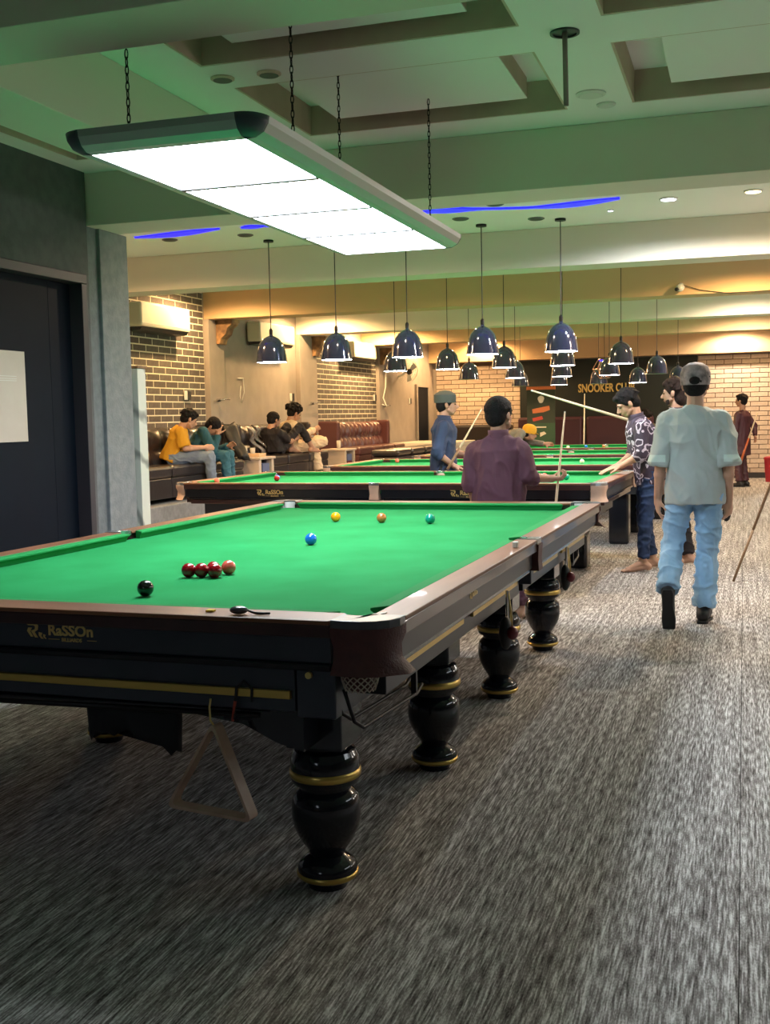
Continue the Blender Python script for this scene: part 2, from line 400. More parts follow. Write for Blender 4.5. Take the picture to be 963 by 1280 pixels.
# doorway in the far left wall
dd = bpy.data.objects.new('door_2', None); COL.objects.link(dd); dd['kind'] = 'structure'
B(XW+.001, XW+.03, 17.35, 18.15, 0, 1.95).obj('door_leaf', m_door, dd)
fr = MB(); fr.box(XW+.001, XW+.05, 17.27, 17.35, 0, 2.0); fr.box(XW+.001, XW+.05, 18.15, 18.22, 0, 2.0); fr.box(XW+.001, XW+.05, 17.35, 18.15, 1.95, 2.0)
fr.obj('door_frame', m_gwall, dd)
# raised step under the sofas
XP = -3.72
struct(B(XW, XP, 2.45, 15.2, 0, .50).obj('floor_platform', m_step, bevel=.01))
# column to the right of the aisle, outside the picture
struct(B(2.32, 2.75, 4.4, 4.9, 0, ZC).obj('wall_right_column', m_gwall))

# blue wavy cove in the second bay
def ribbon(name, pts, m, z, label):
    up = [(x, y+w) for x, y, w in pts]; lo = [(x, y-w) for x, y, w in pts][::-1]
    o = MB().prism(up+lo, z-.012, z+.002).obj(name, m); return tag(o, label, 'cove light')
def wave(x0, x1, y0, n, fw, amp=.05, per=1.2):
    r = []
    for i in range(n+1):
        t = i/n; x = x0+(x1-x0)*t
        r.append((x, y0+amp*math.sin(2*PI*(x)/per), fw(t)))
    return r
w1 = wave(-.80, .95, 3.96, 40, lambda t: .020+.075*max(0, math.sin(PI*(t*1.9)))**6*(t < .5)+.060*max(0, math.sin(PI*(t-.62)/.38)) * (t > .62), amp=.09, per=1.75)
ribbon('cove_light', w1, m_blue, ZC, 'wavy blue strip light glowing in the ceiling right of the panel light')
w2 = wave(-3.15, -2.3, 3.95, 30, lambda t: .008+.075*max(0, math.sin(PI*t)), amp=.06, per=1.7)
ribbon('cove_light', w2, m_blue, ZC, 'wavy blue strip light in the ceiling above the grey pillar')
w3 = wave(-2.12, -1.72, 3.96, 20, lambda t: .008+.05*abs(math.sin(2*PI*t)), amp=.03, per=.9)
ribbon('cove_light', w3, m_blue, ZC, 'short blue strip light in the ceiling above the leftmost pendant lamp')
w4 = wave(-1.16, -.98, 7.15, 10, lambda t: .006+.04*math.sin(PI*t), amp=.01, per=1)
ribbon('cove_light', w4, m_blue, ZC, 'small blue light in the ceiling of the third bay')
# downlights
def downlight(x, y, m, label, r=.055, rim=m_trimw, z=ZC, grp=None, cat='downlight'):
    e = empty('downlight', (x, y, z), label, cat, group=grp)
    MB().lathe([(r*1.25, 0), (r*1.25, -.006), (r, -.012), (r, -.003)], n=20).obj('rim', rim, e)
    MB().lathe([(r*.98, -.004), (r*.98, -.0125)], n=20).obj('lens', m, e); return e
downlight(1.29, 4.12, m_spotw, 'bright white ceiling downlight at the right')
downlight(1.89, 4.07, m_spoty, 'bright warm yellow ceiling downlight at the right edge')
for i, (x, y) in enumerate(((-.35, 4.30), (.22, 4.55), (-2.95, 4.25), (-2.25, 4.3), (-1.75, 4.45), (.04, 3.80))):
    downlight(x, y, m_off, 'unlit round ceiling downlight %s' % ('in front of the middle pendant', 'behind the fourth pendant from the left', 'above the left end of the second table', 'left of the leftmost pendant cord', 'just right of the leftmost pendant cord', 'touching the right part of the blue strip')[i], grp='unlit ceiling downlights', rim=m_greyrim)
downlight(.83, 4.41, m_spotw, 'small lit ceiling downlight right of the rightmost front pendant', r=.02)
downlight(-.48, .25, m_off, 'dark round ceiling downlight, the left one of two above the panel light', r=.045, rim=m_coffer)
downlight(-.25, .26, m_off, 'dark round ceiling downlight, the right one of two above the panel light', r=.045, rim=m_coffer)
downlight(1.10, 1.15, m_trimw, 'white round ceiling speaker between the coffers', r=.06, cat='speaker')
downlight(1.15, 1.37, m_trimw, 'small pale ceiling disc beside the round speaker', r=.04, cat='ceiling disc')
for (x, y, w) in ((-4.0, 7.15, 'nearest'), (-4.0, 10.45, 'second'), (-3.95, 13.45, 'maroon')):
    downlight(x, y, m_spoty, 'warm downlight in the ceiling above the %s sofa' % w, grp='warm downlights over the sofas')
fp = empty('fan_rod', (1.115, .205, ZC), 'bare grey rod hanging from a dark hole in the ceiling', 'rod')
MB().lathe([(.062, 0), (.062, -.008), (.05, -.009), (.05, -.002)], n=24).obj('ceiling_ring', m_trimd, fp)
MB().tube([(0, 0, 0), (.004, 0, -.30)], .011).obj('rod', m_gwall, fp, smooth=True)

# ================================================================ PANEL LIGHT OVER THE FRONT TABLE
pl = empty('panel_light', (-.015, .125, 2.27), 'long lit panel light with silver frame hung over the front table', 'ceiling light')
hx, hy = .29, 1.29
for k in range(4):
    y0 = -hy+k*(2*hy/4)
    B(-hx, hx, y0+.006, y0+2*hy/4-.006, -.004, .010).obj('panel', m_panel, pl)
for k in (1, 2, 3): B(-hx, hx, -hy+k*2*hy/4-.015, -hy+k*2*hy/4+.015, -.010, .012).obj('divider', m_greyrim, pl)
prof = [(.0, -.006), (.035, -.004), (.065, .012), (.082, .038), (.086, .060), (.07, .066), (.0, .066)]
def edge(a, b_, nrm, name, capm=True):
    a = Vector(a); b_ = Vector(b_); nrm = Vector(nrm)
    rings = [[p+nrm*o+Vector((0, 0, z)) for o, z in prof] for p in (a, b_)]
    return MB().loft(rings).obj(name, m_alu, pl, smooth=False)
edge((-hx, -hy, 0), (hx, -hy, 0), (0, -1, 0), 'end_rail'); edge((-hx, hy, 0), (hx, hy, 0), (0, 1, 0), 'end_rail')
edge((-hx, -hy, 0), (-hx, hy, 0), (-1, 0, 0), 'side_rail'); edge((hx, -hy, 0), (hx, hy, 0), (1, 0, 0), 'side_rail')
for sx in (-1, 1):
    for sy in (-1, 1):
        rings = [[(sx*(hx+o*math.cos(t)), sy*(hy+o*math.sin(t)), z) for o, z in prof] for t in [i*PI/16 for i in range(9)]]
        MB().loft(rings).obj('corner_cap', m_cap, pl, smooth=True)
B(-hx, hx, -hy, hy, .055, .064).obj('cover', m_alu, pl)
def chain(name, p, zt, label, grp=None):
    e = empty(name, p, label, 'chain', group=grp)
    L = zt-p[2]; n = int(L/.026); mb = MB()
    for i in range(n):
        z = (i+.5)*L/n; a = Vector((.006, 0, 0)) if i % 2 else Vector((0, .006, 0)); h = L/n*.5+.004
        pts = [a*math.sin(t)+Vector((0, 0, z+h*math.cos(t))) for t in [j*PI/4 for j in range(9)]]
        mb.tube(pts, .0022, n=5, cap=False)
    mb.obj('links', m_iron, e, kind='stuff')
    return e
zt = 2.335
chain('hanging_chain', (-.16, -1.16, zt), ZB+.0, 'black chain holding the panel light at its left front')
chain('hanging_chain', (.22, -.62, zt), ZC, 'black chain holding the panel light at its right front')
chain('hanging_chain', (.0, .50, zt), ZC+.05, 'black chain reaching the middle of the panel light')
chain('hanging_chain', (.27, 1.12, zt), ZC+.05, 'black chain holding the far right end of the panel light')

# ================================================================ PENDANT LAMPS
def make_pendant():
    e = empty('pendant_lamp', (0, 0, 0), 'x', 'pendant lamp')
    P = [(.012, .255), (.018, .235), (.040, .228), (.075, .205), (.105, .165), (.122, .115), (.131, .06), (.137, .018), (.140, 0)]
    MB().lathe(P[::-1]+[(.010, .26)], n=32, cap=False).obj('shade', m_shade, e, smooth=True)
    MB().lathe([(.134, .0), (.128, .06), (.112, .12), (.06, .19), (.01, .21)], n=24, cap=False).obj('shade_lining', m_shade_in, e, smooth=True)
    MB().lathe([(.131, .004), (.131, .012)], n=32).obj('diffuser', m_bulb, e)
    MB().lathe([(.016, .25), (.016, .285), (.006, .30)], n=12).obj('socket', m_iron, e)
    MB().tube([(0, 0, .29), (0, 0, 1.075)], .0042, n=6).obj('cord', m_cord, e)
    MB().lathe([(.045, 1.060), (.045, 1.078)], n=20).obj('ceiling_rose', m_iron, e)
    return e
proto = make_pendant(); used = [False]
def pendant(x, y, z, label, grp, lit=True):
    o = proto if not used[0] else copy_tree(proto); used[0] = True
    o.location = (x, y, z); o['label'] = label; o['group'] = grp; s = (ZC-z)
    for c in o.children:
        if c.name.startswith('cord'): c.scale = (1, 1, 1); c.data = MB().tube([(0, 0, .29), (0, 0, s-.01)], .0042, n=6).mesh('cord'); c.data.materials.append(m_cord)
        if c.name.startswith('ceiling_rose'): c.location = (0, 0, s-1.078)
        if not lit and c.name.startswith('diffuser'):
            c.data = c.data.copy(); c.data.materials[0] = m_off
    return o
ordl = ['leftmost', 'second from the left', 'middle', 'second from the right', 'rightmost']
rows = [(4.65, [-2.19, -1.57, -.92, -.26, .40], 1.855, 'first', 'nearest'), (7.7, [-1.98, -1.36, -.71, -.06, .57], 1.87, 'second', 'second nearest'),
        (10.4, [-1.76, -1.12, -.49, .14, .75], 1.84, 'third', 'third'), (13.1, [-1.57, -.95, -.33, .27, .87], 1.80, 'fourth', 'farthest')]
for (y, xs, z, rn, w) in rows:
    for i, x in enumerate(xs):
        pendant(x, y, z+(0.0 if i != 4 else 0), 'navy dome pendant lamp, %s of the %s row' % (ordl[i], w), '%s row of pendant lamps' % rn,
                lit=not ((rn == 'third' and i in (0, 4)) or (rn == 'fourth' and i in (0, 2))))

# ================================================================ SNOOKER TABLES
HW, HL, ZBED, ZR = .889, 1.785, .7915, .830
WO, LO = 1.030, 1.955
def lathe_leg(parent, x, y):
    P = [(.0, .43), (.072, .43), (.070, .412), (.088, .404), (.094, .392), (.100, .380), (.100, .352), (.099, .318), (.094, .309), (.078, .304), (.074, .290),
         (.084, .281), (.094, .270), (.099, .249), (.100, .213), (.094, .178), (.077, .142), (.056, .111), (.050, .095), (.064, .086), (.080, .074), (.087, .060), (.086, .040), (.079, .027), (.062, .018), (.056, 0), (0, 0)]
    o = MB().lathe([p for p in P if p[0] > 0], x, y, n=32).obj('leg', m_black, parent, smooth=True, autos=True)
    MB().lathe([(.100, .350), (.1035, .346), (.1045, .338), (.1035, .330), (.100, .326)], x, y, n=32, cap=False).obj('brass_ring', m_gold, o, smooth=True)
    MB().lathe([(.086, .048), (.0895, .046), (.0895, .036), (.083, .030)], x, y, n=32, cap=False).obj('brass_ring', m_gold, o, smooth=True)
    B(x-.085, x+.085, y-.085, y+.085, .42, .57).obj('leg_block', m_black, o, bevel=.006)
    return o
def rail_outline(sx, sy):
    outer = [(.862, 1.955), (.90, 1.962), (.945, 1.962), (.985, 1.948), (1.012, 1.922), (1.028, 1.885), (1.030, 1.845)]
    inner = [(.905+.062*math.cos(t), 1.815+.062*math.sin(t)) for t in [math.radians(a) for a in range(-5, 116, 15)]]
    pts = outer+[(.940, 1.845)]+inner+[(.862, 1.848)]
    return [(sx*a, sy*b_) for a, b_ in pts], outer
def make_table(name, label, turned, leather, detail):
    T = empty(name, (0, 0, 0), label, 'snooker table')
    # bed
    B(-HW-.05, HW+.05, -HL-.05, HL+.05, .745, ZBED).obj('playing_bed', m_cloth, T)
    # cushions
    nz = ZR-.004
    def cushion(a, b_, nrm, s0, s1):
        a = Vector(a); b_ = Vector(b_); nrm = Vector(nrm); d_ = (b_-a).normalized()
        pr = [(0, nz), (-.048, ZR-.001), (-.048, ZBED), (-.018, ZBED), (-.010, ZBED+.018), (0, nz-.008)]
        rings = []
        def ring(p, sgn, k):
            r = []
            for o, z in pr:
                sh = .05*k*(-o/.048)*sgn if o < 0 else 0
                # pocket facing: pieces further back splay outward
                r.append(p+nrm*o+d_*(-sh)+Vector((0, 0, z)))
            return r
        rings.append([p for p in ring(a, 1, s0)]); rings.append(ring(b_, -1, s1))
        return MB().loft(rings).obj('cushion', m_cushion, T, bevel=.002)
    g = .062; mg = .050
    for sx in (-1, 1):
        cushion((sx*HW, -HL+g, 0), (sx*HW, -mg, 0), (-sx, 0, 0), -.6, -.5)
        cushion((sx*HW, mg, 0), (sx*HW, HL-g, 0), (-sx, 0, 0), -.5, -.6)
    for sy in (-1, 1):
        cushion((-HW+g, sy*HL, 0), (HW-g, sy*HL, 0), (0, -sy, 0), -.6, -.6)
    # wooden rails: side rails in halves, end rails
    for sx in (-1, 1):
        for (y0, y1) in ((-1.843, -.045), (.045, 1.843)):
            x0, x1 = sorted((sx*(HW+.049), sx*WO))
            r = B(x0, x1, y0, y1, ZR-.012, ZR).obj('side_rail', m_wood, T, bevel=.003)
            x0, x1 = sorted((sx*(HW+.06), sx*(WO-.002)))
            B(x0, x1, y0, y1, ZR-.050, ZR-.012).obj('rail_edge', m_lip, r, bevel=.003)
            xa, xb = sorted((sx*.90, sx*(WO-.020)))
            p = B(xa, xb, y0+.01, y1-.01, .712, ZR-.049).obj('side_panel', m_side, T, bevel=.003)
            xa, xb = sorted((sx*.90, sx*(WO-.030)))
            B(xa, xb, y0+.03, y1-.01, .692, .712).obj('ledge', m_black, p, bevel=.005)
    for sy in (-1, 1):
        y0, y1 = sorted((sy*(HL+.049), sy*LO))
        r = B(-.860, .860, y0, y1, ZR-.012, ZR).obj('end_rail', m_wood2, T, bevel=.003)
        y0, y1 = sorted((sy*(HL+.06), sy*(LO-.002)))
        B(-.860, .860, y0, y1, ZR-.046, ZR-.012).obj('rail_edge', m_lip, r, bevel=.003)
        y0, y1 = sorted((sy*1.80, sy*(LO-.018)))
        p = B(-.855, .855, y0, y1, .714, ZR-.046).obj('end_panel', m_black2, T, bevel=.003)
        y0, y1 = sorted((sy*1.80, sy*(LO-.006)))
        B(-.857, .857, y0, y1, .695, .714).obj('ledge', m_black, p, bevel=.005)
    # lower frame
    if turned:
        for sy in (-1, 1):
            y0, y1 = sorted((sy*1.78, sy*(LO-.035)))
            p = B(-.745, .745, y0, y1, .575, .694).obj('lower_end_panel', m_black2, T, bevel=.004)
            ya, yb = sorted((sy*(LO-.036), sy*(LO-.022)))
            B(-.735, .735, ya, yb, .612, .634).obj('brass_strip', m_gold, p, bevel=.002)
            for sx in (-1, 1):
                xa, xb = sorted((sx*.752, sx*.862)); y0, y1 = sorted((sy*1.66, sy*(LO-.028)))
                B(xa, xb, y0, y1, .565, .694).obj('corner_post', m_black2, T, bevel=.004)
                MB().tube([(sx*.79, sy*(LO-.03), .680), (sx*.79, sy*(LO-.018), .680)], .009, n=16).obj('brass_boss', m_goldp, T)
            ya, yb = sorted((sy*1.72, sy*1.86))
            pts = [(-.74, .575), (.74, .575), (.74, .45), (.66, .47), (.56, .515), (.40, .535), (-.40, .535), (-.56, .515), (-.66, .47), (-.74, .45)]
            MB().loft([[(x, y, z) for x, z in pts] for y in (ya, yb)]).obj('arched_apron', m_black, T)
        for sx in (-1, 1):
            xa, xb = sorted((sx*.74, sx*.950))
            for (y0, y1) in ((-1.78, -.04), (.04, 1.78)):
                p = B(xa, xb, y0, y1, .60, .692).obj('lower_side_panel', m_side, T, bevel=.004)
                L = (y1-y0)/2
                for q in range(2):
                    ya = y0+.05+q*(L); yb = y0+L*(q+1)-.08
                    xg0, xg1 = sorted((sx*.949, sx*.962))
                    B(xg0, xg1, ya, yb, .650, .676).obj('brass_strip', m_gold, p, bevel=.002)
        B(-.80, .80, -1.80, 1.80, .62, .745).obj('slate_frame', m_black2, T)
    else:
        B(-.80, .80, -1.76, 1.76, .52, .745).obj('slate_frame', m_black2, T)
        for sy in (-1, 1):
            y0, y1 = sorted((sy*1.7, sy*(LO-.03))); B(-.84, .84, y0, y1, .655, .693).obj('lower_moulding', m_lip, T, bevel=.004)
        for sx in (-1, 1):
            x0, x1 = sorted((sx*.8, sx*(WO-.045))); B(x0, x1, -1.8, 1.8, .655, .690).obj('lower_moulding', m_lip, T, bevel=.004)
    # corner pockets
    for sx in (-1, 1):
        for sy in (-1, 1):
            pts, outer = rail_outline(sx, sy)
            c = MB().prism(pts, ZR-.020, ZR+.003).obj('corner_pocket', m_greyrim if turned else m_chrome, T, bevel=.002)
            arc = [Vector((sx*(.905+.061*math.cos(t)), sy*(1.815+.061*math.sin(t)), 0)) for t in [math.radians(a) for a in range(-5, 116, 15)]]
            cc_ = Vector((sx*.905, sy*1.815, 0)); inn_ = [cc_+(p-cc_)*.95 for p in arc]
            MB().loft([[p+Vector((0, 0, z)) for p in arc+inn_[::-1]] for z in (.765, .826)]).obj('pocket_lining', m_pwhite, c)
            # leather skirt
            rings_o = []; rings_i = []
            n = len(outer)
            for (z, s) in ((.812, .002), (.79, .002), (.76, -.012), (.725, -.010), (.690, .006)):
                ro = []
                for k, (a, b_) in enumerate(outer):
                    dirn = Vector((a-.90, b_-1.83)); dirn.normalize()
                    fl = .022*((z < .72) and (k in (n-1, n-2))) + .0
                    ro.append(Vector((sx*(a+dirn.x*(s+fl)), sy*(b_+dirn.y*(s+fl)), z)))
                ri = [p_-Vector((sx*.005*(1 if abs(p_.x) > .95 else .3), sy*.005*(1 if abs(p_.y) > 1.9 else .3), 0)) for p_ in ro]
                rings_o.append(ro+ri[::-1])
            MB().loft(rings_o).obj('leather_flap', leather, c, smooth=True, autos=True)
            if detail:
                # knotted net bag
                nb_ = MB(); cx0, cy0 = sx*.915, sy*1.885; NS = 16; NR = 7
                def q(i, j):
                    t = j/NR; r = .052*(1-.25*t**2); a = 2*PI*(i+.5*(j % 2))/NS
                    return Vector((cx0+r*math.cos(a), cy0+r*math.sin(a), .700-.062*t))
                for j in range(NR):
                    for i in range(NS):
                        sft = 0 if j % 2 == 0 else 1
                        nb_.tube([q(i, j), q(i+sft, j+1)], .0018, n=4, cap=False); nb_.tube([q(i, j), q(i-1+sft, j+1)], .0018, n=4, cap=False)
                nb_.obj('net', m_net, c)
                MB().lathe([(.040, .700), (.040, .645), (.036, .640)], cx0, cy0, n=16).obj('pocket_liner', m_leather, c, smooth=True)
            # under-pocket ball runner wires
            if detail and sx == 1:
                for dz, dx in ((0, 0), (-.02, .035)):
                    MB().tube([(sx*(.84+dx), sy*1.90, .64), (sx*(.86+dx), sy*1.88, .57+dz), (sx*(.87+dx), sy*1.84, .545+dz), (sx*(.90+dx), sy*1.45, .515+dz+.03), (sx*(.90+dx), sy*1.40, .53+dz+.03)], .0055, n=8).obj('ball_runner', m_iron, c, smooth=True)
                MB().box(sx*.93-.008, sx*.93+.008, sy*1.46-.008, sy*1.46+.008, .52, .70).obj('runner_post', m_iron, c)
    # middle pockets
    for sx in (-1, 1):
        x0, x1 = sx*(HW+.03), sx*WO
        pts = [(x1, -.046), (x1, .046)]+[(sx*(HW+.055)+sx*.040*math.cos(t)-sx*.0, .042*math.sin(t)) for t in [math.radians(a) for a in range(90, -91, -20)]]
        pts = [(sx*WO, -.046), (sx*(WO+.004), 0), (sx*WO, .046), (sx*(HW+.055), .046)]+[(sx*(HW+.052+.040*math.cos(t)), .042*math.sin(t)) for t in [math.radians(a) for a in range(85, -86, -17)]]+[(sx*(HW+.055), -.046)]
        c = MB().prism(pts, ZR-.02, ZR+.003).obj('middle_pocket', m_chrome, T, bevel=.002)
        xa, xb = sorted((sx*(WO-.055), sx*(WO+.006)))
        MB().loft([[(xa, -.046, .81), (xb, -.046, .81), (xb, .046, .81), (xa, .046, .81)], [(xa, -.038, .745), (xb-.004*sx, -.038, .745), (xb-.004*sx, .038, .745), (xa, .038, .745)],
                   [(xa, -.044, .70), (xb, -.044, .70), (xb, .044, .70), (xa, .044, .70)]]).obj('leather_flap', leather, c)
        if detail:
            MB().box(*(sorted((sx*.93, sx*1.0))), -.03, .03, .64, .70).obj('pocket_box', m_black2, c, bevel=.004)
    # legs
    if turned:
        for sx in (-1, 1):
            for y in (-1.667, -.55, .57, 1.687): lathe_leg(T, sx*.722, y)
    else:
        for sx in (-1, 1):
            for y in (-1.45, -.5, .5, 1.45):
                B(sx*.62-.11, sx*.62+.11, y-.11, y+.11, 0, .56).obj('leg', m_black, T, bevel=.025)
    return T
def logo(parent, size, loc, rot, sub=True):
    e = MB()
    # stylised double-R emblem
    s = size
    def poly(pts):
        e.loft([[(x*s, y*s, z) for x, y in pts] for z in (0, .0015)])
    poly([(0, .95), (.85, .95), (1.0, .78), (.95, .50), (.70, .34), (.95, -.02), (.72, -.02), (.42, .42), (.72, .52), (.76, .70), (.66, .78), (.22, .78)])
    poly([(.22, .62), (.50, .62), (.36, .36), (.58, .02), (.40, .02), (.12, .40)])
    poly([(1.02, .34), (1.30, .30), (1.20, .10), (1.38, -.08), (1.20, -.08), (1.02, .14)])
    poly([(1.36, .22), (1.55, .18), (1.48, .06), (1.62, -.08), (1.50, -.08), (1.36, .06)])
    o = e.obj('emblem', m_goldp, parent); o.location = loc; o.rotation_euler = rot
    R = Matrix.Rotation(rot[2], 3, 'Z') @ Matrix.Rotation(rot[0], 3, 'X')
    text('RaSSOn', size*.98, m_goldp, parent, Vector(loc)+R @ Vector((1.72*s, .20*s, 0)), rot, offset=.0012, sx=1.08)
    if sub:
        text('BILLIARDS', size*.34, m_goldp, parent, Vector(loc)+R @ Vector((2.75*s, -.20*s, 0)), rot, offset=.0002)
        b1 = MB(); b1.box(1.75*s, 2.6*s, -.09*s, -.05*s, 0, .001); b1.box(4.7*s, 5.4*s, -.09*s, -.05*s, 0, .001)
        l = b1.obj('logo_line', m_goldp, parent); l.location = loc; l.rotation_euler = rot
T1 = make_table('snooker_table', 'front snooker table with turned black legs, black ball and reds on it', True, m_leather, True)
T1.rotation_euler.z = -.014
T0 = copy_tree(T1); T0.location = (-.1, -7.1, 0); T0['label'] = 'unseen snooker table with turned legs added behind the viewer for its light'  # unseen table and panel, added to fill from behind the camera
P0 = copy_tree(pl); P0.location = (-.1, -7.0, 2.27); P0['label'] = 'added fill light in panel light form over the unseen table behind the viewer'
m_panel2 = mat('dimmer_light_panel', (1, 1, 1), .5, emit=(.80, .88, 1.0), estr=PANEL_STRENGTH*.17)
for c in P0.children:
    if c.name.startswith('panel'): c.data = c.data.copy(); c.data.materials[0] = m_panel2
chain('hanging_chain', (-.1, -8.1, zt), ZC, 'black chain at the far end of the added fill light behind the viewer')
chain('hanging_chain', (-.1, -5.9, zt), ZC, 'black chain at the near end of the added fill light behind the viewer')
logo(T1, .043, (-.075, -LO+.0170, .745), (PI/2, 0, 0))
logo(T1, .020, (WO-.0195, -1.10, .752), (PI/2, 0, PI/2), sub=False)
T9 = copy_tree(T1); T9.location = (5.0, .1, 0); T9['label'] = 'unseen snooker table with turned legs added across the aisle for green bounce'  # unseen table and panel, added to bounce green onto the ceiling
P9 = copy_tree(P0); P9.location = (5.0, .1, 2.27); P9['label'] = 'added fill light in panel light form over the unseen table across the aisle'
m_panel3 = mat('side_light_panel', (1, 1, 1), .5, emit=(.88, .94, 1.0), estr=PANEL_STRENGTH*.4)
for c in P9.children:
    if c.name.startswith('panel'): c.data = c.data.copy(); c.data.materials[0] = m_panel3
chain('hanging_chain', (5.0, -1.0, zt), ZC, 'black chain at the near end of the added fill light across the aisle')
chain('hanging_chain', (5.0, 1.1, zt), ZC, 'black chain at the far end of the added fill light across the aisle')
T2 = make_table('snooker_table', 'second snooker table, directly behind the front one, with beige pocket leathers', False, m_leather2, False)
for yy in (-1.12, 1.02-.35):
    logo(T2, .05, (WO-.0185, yy, .730), (PI/2, 0, PI/2))
tabs = [T2]
for k in range(3): tabs.append(copy_tree(T2))
for t, (x, y), l in zip(tabs, ((-.90, 4.63), (-.71, 7.58), (-.49, 10.35), (-.33, 13.1)),
        ('second snooker table, directly behind the front one, with beige pocket leathers', 'third snooker table from the front, behind the blue-shirted man',
         'fourth snooker table from the front', 'farthest snooker table, nearest the black back wall')):
    t.location = (x, y, 0); t.rotation_euler.z = -PI/2-(.03 if t is T2 else 0); t.scale = (.92, .92, 1); t['label'] = l
    if t is not T2: t['group'] = 'rear snooker tables'
T2['group'] = 'rear snooker tables'

# balls
def ball(x, y, z, col, label, grp):
    m = BM.get(col)
    o = MB().ell((0, 0, 0), (.02625,)*3, n=24, m=16).obj('ball', m, smooth=True); o.location = (x, y, z+.02625)
    return tag(o, label, 'snooker ball', grp)
BM = {k: mat('ball_'+k, c, .12, coat=.6) for k, c in dict(black=(.004, .006, .006), red=(.36, .004, .012), pink=(.80, .14, .10), yellow=(.95, .36, .004), brown=(.48, .17, .04), green=(.004, .30, .22), blue=(.01, .16, .75), white=(.8, .76, .62)).items()}
def bz(u, v):   # photo point to table bed height of the front table
    dvec = F_+R_*((u-W/2)/FPX)-U_*((v-H/2)/FPX); return CAM+dvec*((ZBED+.026-CAM.z)/dvec.z)
g1 = 'balls on the front table'
for (u, v, c, l) in ((181.9, 735.5, 'black', 'black ball alone near the front left of the front table'), (236, 713, 'red', 'red ball, leftmost of the row of three on the front table'),
                     (251.8, 713, 'red', 'red ball in the middle of the front row of three'), (268.5, 713.5, 'red', 'red ball at the right end of the row of three'),
                     (388.8, 674, 'blue', 'blue ball on the centre of the front table'), (419.8, 646.3, 'yellow', 'yellow ball at the far end of the front table'),
                     (477.2, 647.5, 'brown', 'orange-brown ball between the yellow and green balls'), (537.9, 648.7, 'green', 'green ball at the far end of the front table')):
    p = bz(u, v); ball(p.x, p.y, ZBED, c, l, g1)
p = bz(268.5, 713.5); ball(p.x-.028, p.y+.046, ZBED, 'red', 'red ball tucked behind the row of three reds', g1)
ball(p.x+.0105, p.y+.090, ZBED, 'pink', 'pink ball behind the small group of red balls', g1)
for (x, y, c, l) in ((-2.55, 4.2, 'pink', 'pale pink ball near the left end of the second table'), (-2.16, 4.62, 'red', 'red ball at the left of the second table, touching a blue ball'),
                     (-2.19, 4.70, 'blue', 'blue ball at the left of the second table, behind a red ball'), (.22, 4.85, 'pink', 'pink ball by the hand of the man holding a cue upright'),
                     (.40, 4.62, 'black', 'black ball at the right of the second table'), (.425, 4.72, 'green', 'green ball at the right of the second table')):
    ball(x, y, ZBED, c, l, 'balls on the second table')
for (x, y, c, l) in ((-2.15, 8.25, 'pink', 'pink ball near the left end of the third table'), (.14, 7.75, 'white', 'cream ball on the right half of the third table'),
                     (-.80, 13.0, 'white', 'cream ball on the farthest table'), (-.56, 13.3, 'blue', 'blue ball on the farthest table'), (-.28, 13.3, 'brown', 'brown ball on the farthest table')):
    ball(x, y, ZBED, c, l, 'balls on the far tables')
cl = empty('cable_coil', (-2.62, 4.35, 0), 'black cables coiled on the floor under the left end of the second table', 'cable')
for k in range(3):
    MB().tube([(.16*math.cos(t)*(1-.15*k), .10*math.sin(t), .012+.02*k+.10*abs(math.sin(t/2+k))) for t in [i*PI/10 for i in range(21)]], .009, n=6).obj('loop', m_cord, cl, smooth=True)
tag(B(.36, .47, 3.735, 3.765, ZR+.001, ZR+.012).obj('chalk_holder', mat('pale_blue_plastic', (.45, .62, .75), .3), bevel=.003), 'pale blue strip lying on the near rail of the second table', 'chalk holder')
# things on and under the front table
tm = empty('key_fob', (.56, -1.925, ZR+.001), 'grey rounded fob with a dark strap on the front wooden rail', 'key fob', rz=.05)
MB().ell((0, 0, .011), (.026, .017, .011), n=20, m=10).obj('body', m_greyrim, tm, smooth=True)
MB().tube([(.022, 0, .012), (.035, .004, .006), (.048, 0, .004), (.065, -.003, .004), (.088, .002, .004)], [.0025, .003, .004, .004, .003], n=8).obj('strap', m_cord, tm, smooth=True)
tag(B(.455, .478, -1.915, -1.895, ZR+.001, ZR+.007).obj('chalk', mat('yellow_chalk', (.85, .6, .05), .8), bevel=.002), 'flat yellow chalk piece on the front rail', 'chalk')
tag(B(.985, 1.005, -.36, -.335, ZR+.001, ZR+.024).obj('chalk', m_trimw, bevel=.002), 'white chalk cube standing on the right side rail', 'chalk')
# rack triangle hanging from a hook
def rounded_tri(P, r, n=6):
    P = [Vector(p) for p in P]; out = []
    for i in range(3):
        a, b_, c = P[i-1], P[i], P[(i+1) % 3]; d1 = (a-b_).normalized(); d2 = (c-b_).normalized()
        for k in range(n+1):
            t = k/n; p0 = b_+d1*r; p1 = b_+d2*r
            out.append((1-t)**2*p0+2*t*(1-t)*b_+t*t*p1)
    return out
tr = empty('ball_rack', (.49, -1.955, .545), 'brown wooden rack triangle hanging on a cord under the front table', 'ball rack')
A_ = (.0, -.01, .0); B_ = (-.137, -.03, -.240); C_ = (.118, -.03, -.262)
cen = (Vector(A_)+Vector(B_)+Vector(C_))/3
tri = rounded_tri([A_, B_, C_], .026); rings = []
for p in tri:
    inn = cen+(p-cen)*(1-.013/((p-cen).length)) ; dpt = Vector((.010, .030, .004))
    rings.append([p, inn, inn+dpt, p+dpt])
rings.append(rings[0])
m_rack = mat('rack_wood', (.50, .34, .26), .45, var=(.38, .25, .19), vscale=14)
MB().loft(rings, cap=False).obj('frame', m_rack, tr, smooth=False)
